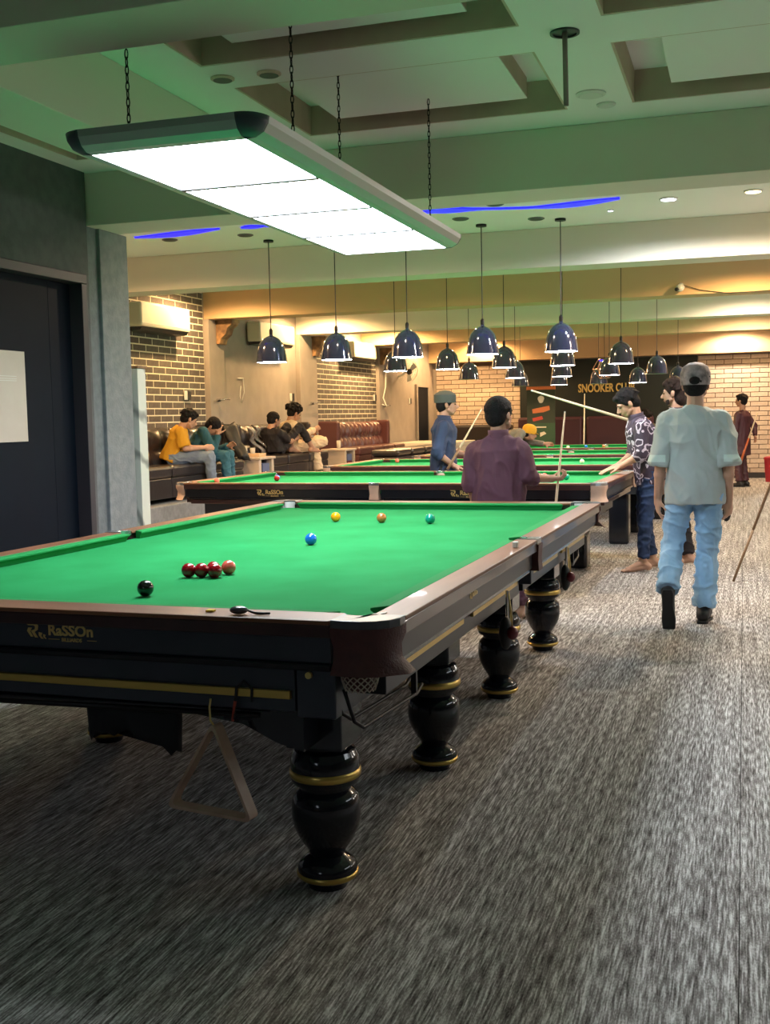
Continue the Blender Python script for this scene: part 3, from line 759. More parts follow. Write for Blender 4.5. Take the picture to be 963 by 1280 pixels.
MB().tube([(.005, 0, -.02), (-.01, .0, .0), (-.012, .002, .035), (-.010, .006, .058)], .003).obj('hanging_cord', m_goldp, tr, smooth=True)
hk = empty('cord_loop', (.555, -1.945, .60), 'black and red looped cord hanging on the front table panel', 'cord')
MB().tube([(-.01, .0, -.05), (-.004, 0, 0), (.0, 0, .035), (.022, 0, .055), (.045, 0, .035), (.042, .002, .0)], .004).obj('black_loop', m_cord, hk, smooth=True)
MB().tube([(-.014, 0, -.055), (-.004, -.001, .0)], .0045).obj('red_cord', mat('red_cord', (.35, .05, .03), .7), hk, smooth=True)
MB().box(-.04, .04, .0, .006, -.05, -.04).obj('hook_plate', m_iron, hk)
rd = tag(MB().tube([(-1.0, -1.90, .535), (.60, -1.90, .553)], .008).obj('rest_pole', m_iron, smooth=True), 'thin black rest pole slung under the front end of the front table', 'pole')
# dark cloth bag slung under the table
bg = MB(); rings = []
for k, (z, s) in enumerate(((.575, 1), (.50, 1), (.455, .98), (.43, .97))):
    r = []
    for i in range(24):
        a = i/24*2*PI; x = .155+.155*s*math.cos(a)*(1 if abs(math.cos(a)) > .3 else 1); y = -1.80+.05*math.sin(a)
        zz = z+(.035*math.sin(2.2*(x-.02)/.15) if k == 3 else 0)-(.012*math.sin(9*a) if k else 0)
        r.append((x, y, zz))
    rings.append(r)
tag(bg.loft(rings).obj('cloth_bag', mat('black_cloth', (.012, .013, .017), .8, bump=.6, bscale=25), smooth=True), 'crumpled black cloth bag slung under the front table', 'bag')
# gear hanging below the right side rail
for (y, s, l) in ((-.50, .85, 'black bag with dark red ball hanging below the middle pocket of the front table'), (.98, .9, 'black bag with a dark red ball hanging below the far part of the side rail')):
    h = empty('hanging_gear', (.985, y, .54), l, 'bag')
    MB().ell((0, 0, -.02*s), (.026, .036, .075*s), n=14, m=10).obj('bag', m_cord, h, smooth=True)
    MB().ell((.030, -.02, -.012), (.022, .024, .026), n=14, m=10).obj('red_ball', mat('dark_red_rubber', (.16, .01, .02), .4), h, smooth=True)
    MB().tube([(.02, -.04, .14), (.03, -.03, .05), (.02, .02, -.04), (.0, .06, .13)], .003).obj('cord', m_goldp, h, smooth=True)
    MB().tube([(0, .03, .14), (.0, .03, .02)], .006).obj('hook', m_chrome, h)

# ================================================================ SOFAS AND FURNITURE ALONG THE LEFT WALL
def tuft_grid(y0, y1, z0, z1, ny, nz, x, depth, lean=0):
    """padded back facing +x with button tufts; returns rings for a closed cushion"""
    NY, NZ = ny*6, nz*6; vs = []; fs = []
    for j in range(NZ+1):
        for i in range(NY+1):
            u, v = i/NY, j/NZ
            a = abs(math.sin(PI*u*ny)); b_ = abs(math.sin(PI*v*nz))
            puff = (a**.45)*(b_**.45)
            ed = min(1, min(u, 1-u)*ny*3)*min(1, min(v, 1-v)*nz*3+.4)
            vs.append((x+depth*(.45+.55*puff)*ed-lean*v, y0+(y1-y0)*u, z0+(z1-z0)*v))
    n = len(vs)
    vs += [(x-.06-lean*v_, y, z) for (_, y, z), v_ in zip(vs[:n], [j/NZ for j in range(NZ+1) for i in range(NY+1)])]
    def q(i, j): return j*(NY+1)+i
    for j in range(NZ):
        for i in range(NY):
            fs.append((q(i, j), q(i+1, j), q(i+1, j+1), q(i, j+1))); fs.append((n+q(i, j), n+q(i, j+1), n+q(i+1, j+1), n+q(i+1, j)))
    for i in range(NY):
        fs.append((q(i, 0), n+q(i, 0), n+q(i+1, 0), q(i+1, 0))); fs.append((q(i, NZ), q(i+1, NZ), n+q(i+1, NZ), n+q(i, NZ)))
    for j in range(NZ):
        fs.append((q(0, j), q(0, j+1), n+q(0, j+1), n+q(0, j))); fs.append((q(NY, j), n+q(NY, j), n+q(NY, j+1), q(NY, j+1)))
    return MB().add(vs, fs)
def sofa(y0, y1, m, label, nsec, zb=.50, back=True, lowback=0, ends=(1, 1), mseat=None):
    e = empty('leather_sofa', (-4.2, (y0+y1)/2, zb), label, 'sofa', group='leather sofas along the left wall'); L = (y1-y0)/2
    w = 2*L/nsec
    for k in range(nsec):
        a = -L+k*w
        tuft_grid(a+.008, a+w-.008, .30, .78-lowback, 3, 2, -.10, .10, lean=.07).obj('backrest', m, e, smooth=True)
        c = MB(); n = 8; rings = []
        B(-.12, .36, a+.006, a+w-.006, .26, .385).obj('seat_cushion', mseat or m, e, bevel=.03)
        B(-.30, .345, a+.004, a+w-.004, .05, .26).obj('front_panel', mseat or m, e, bevel=.012)
    B(-.30, -.14, -L, L, .05, .72-lowback).obj('back_frame', m, e, bevel=.02)
    for sx in (-.24, .28):
        for sy in (-L+.10, L-.10):
            MB().lathe([(.022, 0), (.026, .05)], sx, sy, n=12).obj('foot', m_chrome, e)
    for k, s_ in enumerate((-1, 1)):
        if ends[k]:
            MB().prism([(-.30, s_*L), (.05, s_*L), (.05, s_*(L+.11)), (-.30, s_*(L+.11))], .05, .80-lowback).obj('arm', m, e, bevel=.03)
    return e
sofa(4.9, 7.55, m_sofa, 'black tufted leather sofa under the nearest brown brick wall', 3)
sofa(8.15, 10.4, m_sofa, 'black leather sofa against the grey wall, plastic cover on its back', 3)
sofa(11.75, 14.2, m_sofam, 'maroon tufted leather sofa under the farther brick wall', 4)
pc = empty('plastic_cover', (-4.14, 8.65, 1.26), 'crumpled clear plastic cover draped over the sofa back', 'plastic cover')
m_plastic = mat('clear_plastic', (.45, .42, .40), .15, alpha=.45, coat=1)
for k in range(4):
    MB().loft([[(-.04+.03*i/8+.05*math.sin(i*1.1+k), -.28+k*.17+.30*i/8, -.35*i/8), (-.02+.03*i/8+.05*math.sin(i*1.1+k), -.20+k*.17+.30*i/8, -.35*i/8),
               (-.025+.03*i/8+.05*math.sin(i*1.1+k), -.20+k*.17+.30*i/8, -.35*i/8), (-.045+.03*i/8+.05*math.sin(i*1.1+k), -.28+k*.17+.30*i/8, -.35*i/8)] for i in range(9)]).obj('fold', m_plastic, pc, smooth=True)
# dark jacket over the arm of the second sofa
jk = MB(); rings = []
for k in range(10):
    t = k/9; r = []
    for i in range(14):
        a = i/14*2*PI
        r.append((-4.14+.26*t+.07*math.cos(a)*(1+.2*math.sin(3*a)), 7.72+.10*math.sin(a)-.12*t+.03*math.sin(5*t+i), 1.30-.42*t+.03*math.sin(2*a+k)))
    rings.append(r)
tag(jk.loft(rings).obj('jacket', m_cord, smooth=True), 'black jacket heaped over the left arm of the second sofa', 'jacket')
m_tab = mat('cream_side_table', (.55, .45, .36), .4)
m_cup1 = mat('blue_paper_label', (.10, .13, .25), .5); m_cup2 = mat('dark_red_label', (.14, .03, .04), .5)
def side_table(x, y, label):
    e = empty('side_table', (x, y, .50), label, 'side table', group='cream side tables by the sofas')
    B(-.20, .20, -.24, .24, .36, .39).obj('tabletop', m_tab, e, bevel=.006)
    for s_ in (-1, 1): B(-.18, .18, s_*.19-.035, s_*.19+.035, 0, .36).obj('leg', m_tab, e, bevel=.006)
    s = B(-.17, .15, -.15, .15, .10, .12).obj('shelf', m_tab, e)
    return e
side_table(-3.95, 7.85+.18, 'cream side table between the first two sofas'); side_table(-3.95, 11.1, 'cream side table beside the maroon sofa')
def carton(x, y, z, label):
    e = empty('drink_carton', (x, y, z), label, 'carton', group='cartons on the side table shelves')
    B(-.07, .07, -.10, .10, 0, .09).obj('lower_band', m_cup2, e); B(-.07, .07, -.10, .10, .09, .19).obj('upper_band', m_cup1, e); return e
carton(-3.85, 7.97+.06, .62, 'red and blue carton on the shelf of the nearer side table'); carton(-3.85, 11.1, .62, 'red and blue carton on the shelf of the farther side table')
def glass(x, y, z, label, h=.12):
    tag(MB().lathe([(.028, 0), (.033, h), (.031, h), (.026, .005)], n=16).obj('drinking_glass', mat('clear_glass_%s' % h, (.7, .68, .62), .1, alpha=.5), smooth=True), label, 'glass').location = (x, y, z)
glass(-4.0, 7.9, .891, 'clear glass on the nearer side table, the taller one', .14); glass(-3.95, 8.02, .891, 'clear glass on the nearer side table, the shorter one', .11)
glass(-3.95, 11.1, .891, 'clear glass on the farther side table', .12)
tag(B(-4.05, -3.85, 7.98, 8.2, .891, .93).obj('paper_box', mat('tan_paper', (.60, .42, .25), .7), bevel=.004), 'tan paper box on the nearer side table', 'box')
# low counter / cream bench past the maroon sofa and dark rounded stools in front of it
cb = empty('cream_bench', (-4.0, 16.3, 0), 'cream coloured low bench by the far doorway', 'bench')
B(-.5, .75, -.85, .75, .78, .86).obj('top', m_ac, cb, bevel=.01); B(-.45, .70, -.8, .7, 0, .78).obj('body', m_ac, cb, bevel=.01)
MB().tube([(.72, -.7, .70), (.74, -.3, .55), (.73, 0, .52), (.74, .4, .44), (.72, .65, .46)], .012).obj('cable', m_cord, cb, smooth=True)
for k in range(4):
    e = empty('padded_stool', (-3.28, 11.6+k*.78, .0), 'dark padded block stool before the maroon sofa, %s' % ('nearest of four', 'second nearest of four', 'third of four', 'farthest of four')[k], 'stool', group='row of dark stools before the maroon sofa')
    B(-.22, .22, -.36, .36, .03, .76).obj('body', m_sofa, e, bevel=.05)
    B(-.22, .22, -.36, .36, .76, .86).obj('seat_pad', m_sofa, e, bevel=.045)
# air conditioners
def aircon(y0, y1, z0, label, x=XW):
    e = empty('air_conditioner', (x+.012, (y0+y1)/2, z0), label, 'air conditioner', group='cream wall air conditioners'); L = (y1-y0)/2
    B(.012, .21, -L, L, .035, .30).obj('body', m_ac, e, bevel=.02)
    MB().loft([[(.01, y, .04), (.20, y, .04), (.17, y, -.0), (.02, y, -.01)] for y in (-L+.03, L-.03)]).obj('outlet', m_trimd, e, bevel=.004)
    B(.205, .214, -L+.02, L-.02, .07, .075).obj('seam', m_trimw, e)
aircon(6.10, 7.22, 2.34, 'cream air conditioner on the nearest brown brick wall')
aircon(9.2, 10.4, 2.36, 'cream air conditioner on the grey wall between the brick walls')
aircon(13.0, 14.15, 2.32, 'cream air conditioner on the farther brown brick wall')
# corbels under the beams
for (y, l) in ((8.28, 'carved wooden corbel under the fourth ceiling beam'), (11.55, 'carved wooden corbel under the fifth ceiling beam'), (14.9, 'carved wooden corbel under the sixth ceiling beam')):
    e = empty('corbel', (XW+.07, y, 2.30), l, 'corbel', group='wooden corbels')
    MB().loft([[(x, yy, z) for x, z in ((.001, 0), (.05, .0), (.07, .07), (.13, .12), (.16, .20), (.22, .24), (.22, .295), (.001, .295))] for yy in (-.10, .10)]).obj('scroll', m_pocketw, e, bevel=.008)
    B(.001, .235, -.115, .115, .265, .298).obj('top_plate', m_pocketw, e, bevel=.004)
# switches and wall hooks
def switch(y, z, label, dk=True, x=XW+.02):
    e = empty('wall_switch', (x, y, z), label, 'switch')
    B(0, .012, -.075, .0, -.055, .055).obj('white_plate', m_trimw, e, bevel=.003)
    if dk: B(0, .014, .005, .09, -.055, .055).obj('dark_plate', m_trimd, e, bevel=.003)
switch(7.45, 1.655, 'white and black switch plates on the nearest brick wall'); switch(10.75, 1.67, 'white and black switch plates on the grey wall', x=XW+.001)
switch(14.6, 1.70, 'white switch plate on the farther brick wall', x=XW+.02); switch(16.9, 1.66, 'small dark switch plate on the plaster wall before the far door', dk=True, x=XW+.001)
def cue_hook(y, z, label):
    e = empty('wall_hook', (XW+.071, y, z), label, 'wall hook', group='chrome wall hooks')
    MB().tube([(0, 0, 0), (.05, 0, 0)], .02, n=12).obj('base', m_chrome, e)
    MB().tube([(.05, 0, 0), (.07, .10, .015), (.07, .22, .012)], .010).obj('arm', m_chrome, e, smooth=True)
    MB().tube([(.05, 0, 0), (.06, -.08, -.01)], .012).obj('knob', m_iron, e, smooth=True)
cue_hook(8.15, 1.60, 'chrome hook on the pier beside the nearest brick wall'); cue_hook(11.35, 1.58, 'chrome hook on the pier beside the grey wall'); cue_hook(14.95, 1.55, 'chrome hook on the pier past the farther brick wall')
e = empty('wall_cable', (XW+.002, 8.95, 1.6), 'looped white cable hanging on the grey wall', 'cable')
MB().tube([(.01, -.05, .30), (.01, .12, .30), (.01, .14, .12), (.01, .05, -.02), (.01, .0, .06), (.01, .04, .2)], .006, n=6).obj('cable', m_trimw, e, smooth=True)
e = empty('wall_cable', (XW+.07, 14.95, 1.7), 'white flexible pipe and cable beside the wall fan', 'cable')
MB().tube([(.02, .18, .85), (.02, .14, .5), (.02, .10, .2), (.02, -.05, .0), (.03, .1, -.15), (.02, -.1, -.12)], .014, n=8).obj('pipe', m_trimw, e, smooth=True)
# wall fan
fn = empty('wall_fan', (XW+.002, 16.15, 2.22), 'round cream wall fan with dark hub', 'fan')
MB().tube([(0, 0, -.1), (.10, 0, -.06), (.16, 0, 0)], .022).obj('bracket', m_trimw, fn)
nrm = Vector((.75, -.62, -.2)).normalized(); ua = nrm.cross(Vector((0, 0, 1))).normalized(); va = ua.cross(nrm); c0 = Vector((.20, -.02, 0))
cg = MB()
for rr, dd_ in ((.23, 0), (.19, .03), (.14, .05), (.09, .06)):
    cg.tube([c0+nrm*dd_+rr*(math.cos(t)*ua+math.sin(t)*va) for t in [i*PI/16 for i in range(33)]], .003, n=4, cap=False)
for i in range(28):
    t = 2*PI*i/28; dr = math.cos(t)*ua+math.sin(t)*va
    cg.tube([c0+nrm*.06+dr*.05, c0+nrm*.05+dr*.14, c0+dr*.23], .0018, n=4, cap=False)
cg.obj('cage', m_trimw, fn)
MB().ell(c0+nrm*.05, (.06, .06, .06), n=14).obj('hub', m_trimd, fn, smooth=True)
for k in range(3):
    t = 2*PI*k/3+.4; dr = math.cos(t)*ua+math.sin(t)*va; dq = -math.sin(t)*ua+math.cos(t)*va
    MB().loft([[c0+nrm*.02+dr*.04-dq*.03, c0+nrm*.02+dr*.18-dq*.08, c0+nrm*.03+dr*.20+dq*.04, c0+nrm*.03+dr*.05+dq*.03], [c0+nrm*.023+dr*.04-dq*.03, c0+nrm*.023+dr*.18-dq*.08, c0+nrm*.033+dr*.20+dq*.04, c0+nrm*.033+dr*.05+dq*.03]]).obj('blade', m_ac, fn)
# cctv camera on the beam
cc = empty('security_camera', (1.18, 7.999, 2.70), 'white security camera on the cream beam at the right', 'camera')
MB().tube([(0, 0, 0), (0, -.05, -.01)], .03, n=16).obj('base', m_trimw, cc)
MB().ell((-.005, -.075, -.03), (.045, .05, .042), n=18, m=12).obj('body', m_trimw, cc, smooth=True)
MB().tube([(-.03, -.10, -.045), (-.045, -.125, -.052)], .020, n=14).obj('lens', m_trimd, cc)
MB().tube([(.03, -.02, 0), (.2, -.012, -.06), (.5, -.01, -.11), (.9, -.01, -.10), (1.3, -.01, -.04)], .004, n=6).obj('cable', m_cord, cc, smooth=True)
# open wire geometric lamp among the pendants
gl = empty('geometric_lamp', (-.10, 11.9, 1.98), 'open copper wire geometric pendant lamp with a blue lit bulb', 'pendant lamp')
m_cop = mat('copper_wire', (.45, .22, .16), .3, metal=.8)
def hexr(r, z, a0=0): return [Vector((r*math.cos(a0+i*PI/3), r*math.sin(a0+i*PI/3)*.8, z)) for i in range(6)]
h1, h2 = hexr(.09, .14), hexr(.17, .0); h3 = hexr(.07, -.13); wm = MB()
for i in range(6):
    j = (i+1) % 6
    for a, b_ in ((h1[i], h1[j]), (h1[i], h2[i]), (h2[i], h2[j]), (h2[i], h3[i]), (h3[i], h3[j])): wm.tube([a, b_], .006, n=5)
wm.obj('wire_frame', m_cop, gl)
MB().tube([(0, 0, .14), (0, 0, ZC-1.98)], .004, n=6).obj('cord', m_cord, gl)
MB().ell((-.05, 0, .13), (.03, .03, .02)).obj('blue_bulb', m_blue, gl, smooth=True)
# roll-up banner at the back
m_bn = mat('dark_banner', (.022, .04, .032), .5); m_or = mat('orange_print', (.65, .20, .08), .5); m_bg = mat('green_banner_lower', (.03, .09, .05), .5)
bn = empty('roll_up_banner', (-1.78, 16.2, 0), 'dark roll-up banner with orange header at the back left of the black wall', 'banner', rz=-.1)
B(-.27, .27, -.004, .004, .10, 1.82).obj('sheet', m_bn, bn)
B(-.27, .27, -.007, -.0045, .10, 1.18).obj('lower_print', m_bg, bn)
B(-.275, .275, -.012, .012, 1.80, 1.86).obj('header_bar', m_or, bn)
B(-.28, .28, -.06, .06, 0, .09).obj('base', m_alu, bn, bevel=.01)
MB().loft([[(x, y, z) for x, z in ((-.17, 1.44), (.16, 1.50), (.17, 1.42), (.05, 1.38), (-.16, 1.36))] for y in (-.008, -.0045)]).obj('orange_band', m_or, bn)
MB().loft([[(x, y, z) for x, z in ((-.17, 1.27), (.02, 1.31), (.04, 1.25), (-.15, 1.21))] for y in (-.009, -.0065)]).obj('red_band', mat('red_print', (.5, .06, .05), .5), bn)
MB().loft([[(.0+.06*math.cos(t)*(1+.15*math.sin(3*t)), y, 1.62+.07*math.sin(t)) for t in [i*PI/8 for i in range(16)]] for y in (-.008, -.0045)]).obj('pale_emblem', m_trimw, bn)
MB().loft([[(x, y, z) for x, z in ((-.02, .92), (.10, .98), (.06, 1.02), (-.02, 1.0))] for y in (-.010, -.0075)]).obj('pale_mark', m_ac, bn)
B(-.12, .10, -.009, -.0075, 1.09, 1.115).obj('pale_line', m_ac, bn)
# sofas by the back wall, bin, cues
for (x, l, g_) in ((-1.95, 'dark maroon sofa by the black back wall, left of the pair', 0), (-.55, 'dark maroon sofa by the black back wall, right of the pair', 0)):
    e = empty('back_sofa', (x, 18.05, 0), l, 'sofa', group='dark maroon sofas by the back wall')
    B(-.66, .66, .12, .45, .10, 1.28).obj('backrest', m_sofad, e, bevel=.05); B(-.66, .66, -.40, .14, .10, .62).obj('seat', m_sofad, e, bevel=.05)
    for sx in (-.6, .6):
        for sy in (-.33, .38): MB().lathe([(.025, 0), (.03, .1)], sx, sy, n=10).obj('foot', m_iron, e)
e = empty('back_sofa', (-3.55, 18.0, 0), 'black sofa before the pale brick wall at the back left', 'sofa')
B(-.8, .8, .12, .45, .10, 1.15).obj('backrest', m_sofa, e, bevel=.05); B(-.8, .8, -.40, .14, .10, .60).obj('seat', m_sofa, e, bevel=.05)
for sx in (-.7, .7):
    for sy in (-.33, .38): MB().lathe([(.025, 0), (.03, .1)], sx, sy, n=10).obj('foot', m_iron, e)
e = empty('red_bin', (2.36, 17.4, 0), 'red bin at the right edge by the pale brick wall', 'bin')
m_red = mat('red_plastic', (.30, .012, .03), .4)
MB().lathe([(.13, 0), (.16, .42)], n=24).obj('body', m_red, e, smooth=True, autos=True); MB().lathe([(.168, .42), (.168, .455), (.12, .475)], n=24).obj('lid', m_red, e, smooth=True, autos=True)
e = empty('wooden_crate', (1.40, 18.2, 0), 'low dark red and brown crate by the back wall beyond the walking man', 'crate')
B(-.22, .22, -.2, .2, 0, .42).obj('box', m_sofad, e, bevel=.01); B(-.235, .235, -.215, .215, .42, .46).obj('lid', m_or, e, bevel=.005)
def cue(a, b_, label, r0=.005, r1=.0145, mshaft=m_cue, mbutt=None, f=.3, group=None):
    a = Vector(a); b_ = Vector(b_); e = empty('snooker_cue', tuple(b_), label, 'cue', group=group); d_ = a-b_
    mid = d_*f
    MB().tube([d_, mid], [r0, r0+(r1-r0)*(1-f)], n=12).obj('shaft', mshaft, e, smooth=True)
    MB().tube([mid, (0, 0, 0)], [r0+(r1-r0)*(1-f), r1], n=12).obj('butt', mbutt or m_cued, e, smooth=True)
    MB().tube([d_*1.0, d_*1.008], r0*1.02, n=10).obj('tip', m_trimw, e); return e
cue((2.25, 4.56, 1.36), (1.766, 4.50, .004), 'brown cue leaning at the right edge with its end on the carpet', r0=.012, r1=.010, mshaft=m_cued)

# ================================================================ PEOPLE
def organic(mb, name, m, parent, voxel=.007, smooth=4, fold=0.0, fscale=7.0, seed=0, stretch=(1, 1, .6), cutz=None, ink=None):
    me = mb.mesh(name); o = bpy.data.objects.new(name, me); COL.objects.link(o)
    r = o.modifiers.new('r', 'REMESH'); r.mode = 'VOXEL'; r.voxel_size = voxel; r.use_smooth_shade = True
    if smooth:
        s_ = o.modifiers.new('s', 'SMOOTH'); s_.iterations = smooth; s_.factor = .5
    dg = bpy.context.evaluated_depsgraph_get(); me2 = bpy.data.meshes.new_from_object(o.evaluated_get(dg))
    bpy.data.objects.remove(o); bpy.data.meshes.remove(me)
    me2.name = name; me2.materials.clear(); me2.materials.append(m)
    n = len(me2.vertices)
    if fold and n:
        co = np.empty(n*3); nr = np.empty(n*3); me2.vertices.foreach_get('co', co); me2.vertex_normals.foreach_get('vector', nr)
        co = co.reshape(-1, 3); nr = nr.reshape(-1, 3); dv = np.empty(n)
        for i in range(n):
            p = co[i]; q = Vector((p[0]*fscale*stretch[0]+seed, p[1]*fscale*stretch[1], p[2]*fscale*stretch[2]+p[0]*fscale*.5))
            a = noise.noise(q); b_ = noise.noise(q*2.3+Vector((3, 1, 7)))
            dv[i] = max(0, 1-3.2*abs(a))**1.5*1.3+max(0, .8-2.5*abs(b_))*.45-.45
        co += nr*dv[:, None]*fold; me2.vertices.foreach_set('co', co.ravel()); me2.update()
    me2.polygons.foreach_set('use_smooth', [True]*len(me2.polygons))
    ob = bpy.data.objects.new(name, me2); COL.objects.link(ob)
    if parent is not None: ob.parent = parent
    return ob
V = Vector
def ring(c, r, f, a, b_, n=20, flat=2.0):
    out = []
    for i in range(n):
        t = 2*PI*i/n; ct, st = math.cos(t), math.sin(t)
        x = math.copysign(abs(ct)**(2/flat), ct); y = math.copysign(abs(st)**(2/flat), st)
        out.append(c+r*(a*x)+f*(b_*y))
    return out
def hand(mb, wr, d_, pn, side, curl=.5, s=1.0, spread=1.0):
    d_ = V(d_).normalized(); pn = V(pn); pn = (pn-d_*pn.dot(d_)).normalized(); ac = d_.cross(pn)*side   # towards the thumb
    wr = V(wr); R3 = Matrix((ac, d_, pn)).transposed()
    mb.ell(wr+d_*.048*s, (.040*s, .052*s, .017*s), R3, n=14, m=10)
    mb.cap(wr-d_*.01, wr+d_*.03*s, .024*s, .026*s)
    for k, (o, L, c) in enumerate(((.030, .92, 0), (.010, 1.0, .05), (-.010, .95, .1), (-.029, .76, .2))):
        p = wr+d_*(.088-.004*abs(k-1))*s+ac*o*s; a = curl*.6+c; dd = (d_*math.cos(a)+pn*math.sin(a)+ac*o*1.5*spread).normalized()
        rr = .0088*s
        for j, l in enumerate((.040, .026, .021)):
            q_ = p+dd*l*L*s; mb.cap(p, q_, rr, rr*.9, n=8); p = q_; rr *= .9
            a += curl*.8; dd = (d_*math.cos(a)+pn*math.sin(a)+ac*o*.8*spread).normalized()
    p = wr+d_*.022*s+ac*.026*s+pn*.004; dd = (ac*.75+d_*.75+pn*(.25+.5*curl)).normalized()
    for j, (l, rr) in enumerate(((.038, .0125), (.030, .0105), (.022, .009))):
        q_ = p+dd*l*s; mb.cap(p, q_, rr*s, rr*.9*s, n=8); p = q_; dd = (dd+d_*.35+pn*.25*curl).normalized()
def head_parts(mb, c, R, s=1.0, beard=0):
    def P(x, y, z): return c+R @ V((x*s, y*s, z*s))
    def E(x, y, z, a, b_, d_, rot=None): mb.ell(P(x, y, z), (a*s, b_*s, d_*s), (R @ rot) if rot else R, n=16, m=12)
    E(0, -.012, .030, .073, .092, .082)      # cranium
    E(0, .022, -.020, .060, .066, .085)      # face
    E(0, .040, -.075, .036, .036, .030)      # chin
    E(0, .066, .018, .050, .022, .022)       # brow
    E(0, .058, -.028, .046, .026, .030)      # cheeks
    mb.cap(P(0, .086, .008), P(0, .106, -.026), .008*s, .013*s)  # nose
    for k in (-1, 1): mb.ell(P(k*.010, .096, -.030), (.008*s,)*3, n=8, m=6)
    E(0, .083, -.052, .020, .009, .006); E(0, .080, -.062, .018, .010, .007)
    for k in (-1, 1):
        E(k*.074, -.004, -.008, .010, .020, .031, Matrix.Rotation(k*.35, 3, 'Z'))
        mb.cap(P(k*.052, .012, -.052), P(k*.030, .050, -.078), .016*s, .014*s)
def head_rot(yaw, pitch, roll=0):
    return Matrix.Rotation(yaw, 3, 'Z') @ Matrix.Rotation(-pitch, 3, 'X') @ Matrix.Rotation(roll, 3, 'Y')
def hair(parent, c, R, style, m, s=1.0, vox=.009):
    mb = MB(); rnd = random.Random(style+str(len(parent.name)))
    def P(x, y, z): return c+R @ V((x*s, y*s, z*s))
    mb.ell(P(0, -.020, .046), (.084*s, .099*s, .083*s), R, n=18, m=12)
    mb.ell(P(0, -.050, .0), (.076*s, .062*s, .080*s), R, n=18, m=12)
    for k in (-1, 1): mb.ell(P(k*.066, .012, .028), (.014*s, .030*s, .045*s), R, n=12, m=8)
    if style == 'short':
        N, rad, hh = 80, .011, .002
    elif style == 'tousled':
        N, rad, hh = 110, .016, .010; mb.ell(P(0, .055, .085), (.055*s, .040*s, .028*s), R)
    elif style == 'bushy':
        N, rad, hh = 120, .026, .032; mb.ell(P(0, .03, .09), (.075*s, .075*s, .045*s), R)
    else:   # long
        N, rad, hh = 110, .020, .014; mb.ell(P(0, -.05, -.05), (.078*s, .055*s, .075*s), R); mb.ell(P(0, .055, .08), (.06*s, .04*s, .03*s), R)
    for i in range(N):
        a = rnd.uniform(0, 2*PI); t = rnd.uniform(0, 1.75)
        x, y, z = math.sin(t)*math.cos(a), math.sin(t)*math.sin(a), math.cos(t)
        if y > .35 and z < .50: continue
        if abs(x) > .6 and z < .1 and y > -.2 and style in ('short', 'tousled'): continue
        p = P((.076+hh)*x, -.020+(.088+hh)*y, .040+(.078+hh)*z); q_ = P((.082+hh*1.5)*x+rnd.uniform(-.01, .01), -.02+(.096+hh*1.4)*y+rnd.uniform(-.01, .015), .030+(.082+hh*1.3)*z)
        mb.cap(p, q_, rad*s*rnd.uniform(.6, 1), rad*s*.5, n=7)
    return organic(mb, 'hair', m, parent, vox*s, 1)
def face_bits(parent, c, R, s=1.0, brow=m_hair):
    def P(x, y, z): return c+R @ V((x*s, y*s, z*s))
    for k in (-1, 1):
        MB().ell(P(k*.030, .0785, .004), (.012*s, .008*s, .0055*s), R, n=12, m=8).obj('eye', m_eye, parent, smooth=True)
        MB().tube([P(k*.014, .090, .021), P(k*.032, .086, .026), P(k*.048, .074, .020)], [.0035*s, .004*s, .002*s], n=6).obj('eyebrow', brow, parent, smooth=True)
    MB().ell(P(0, .0895, -.057), (.019*s, .005*s, .006*s), R, n=12, m=8).obj('mouth', m_lips, parent, smooth=True)
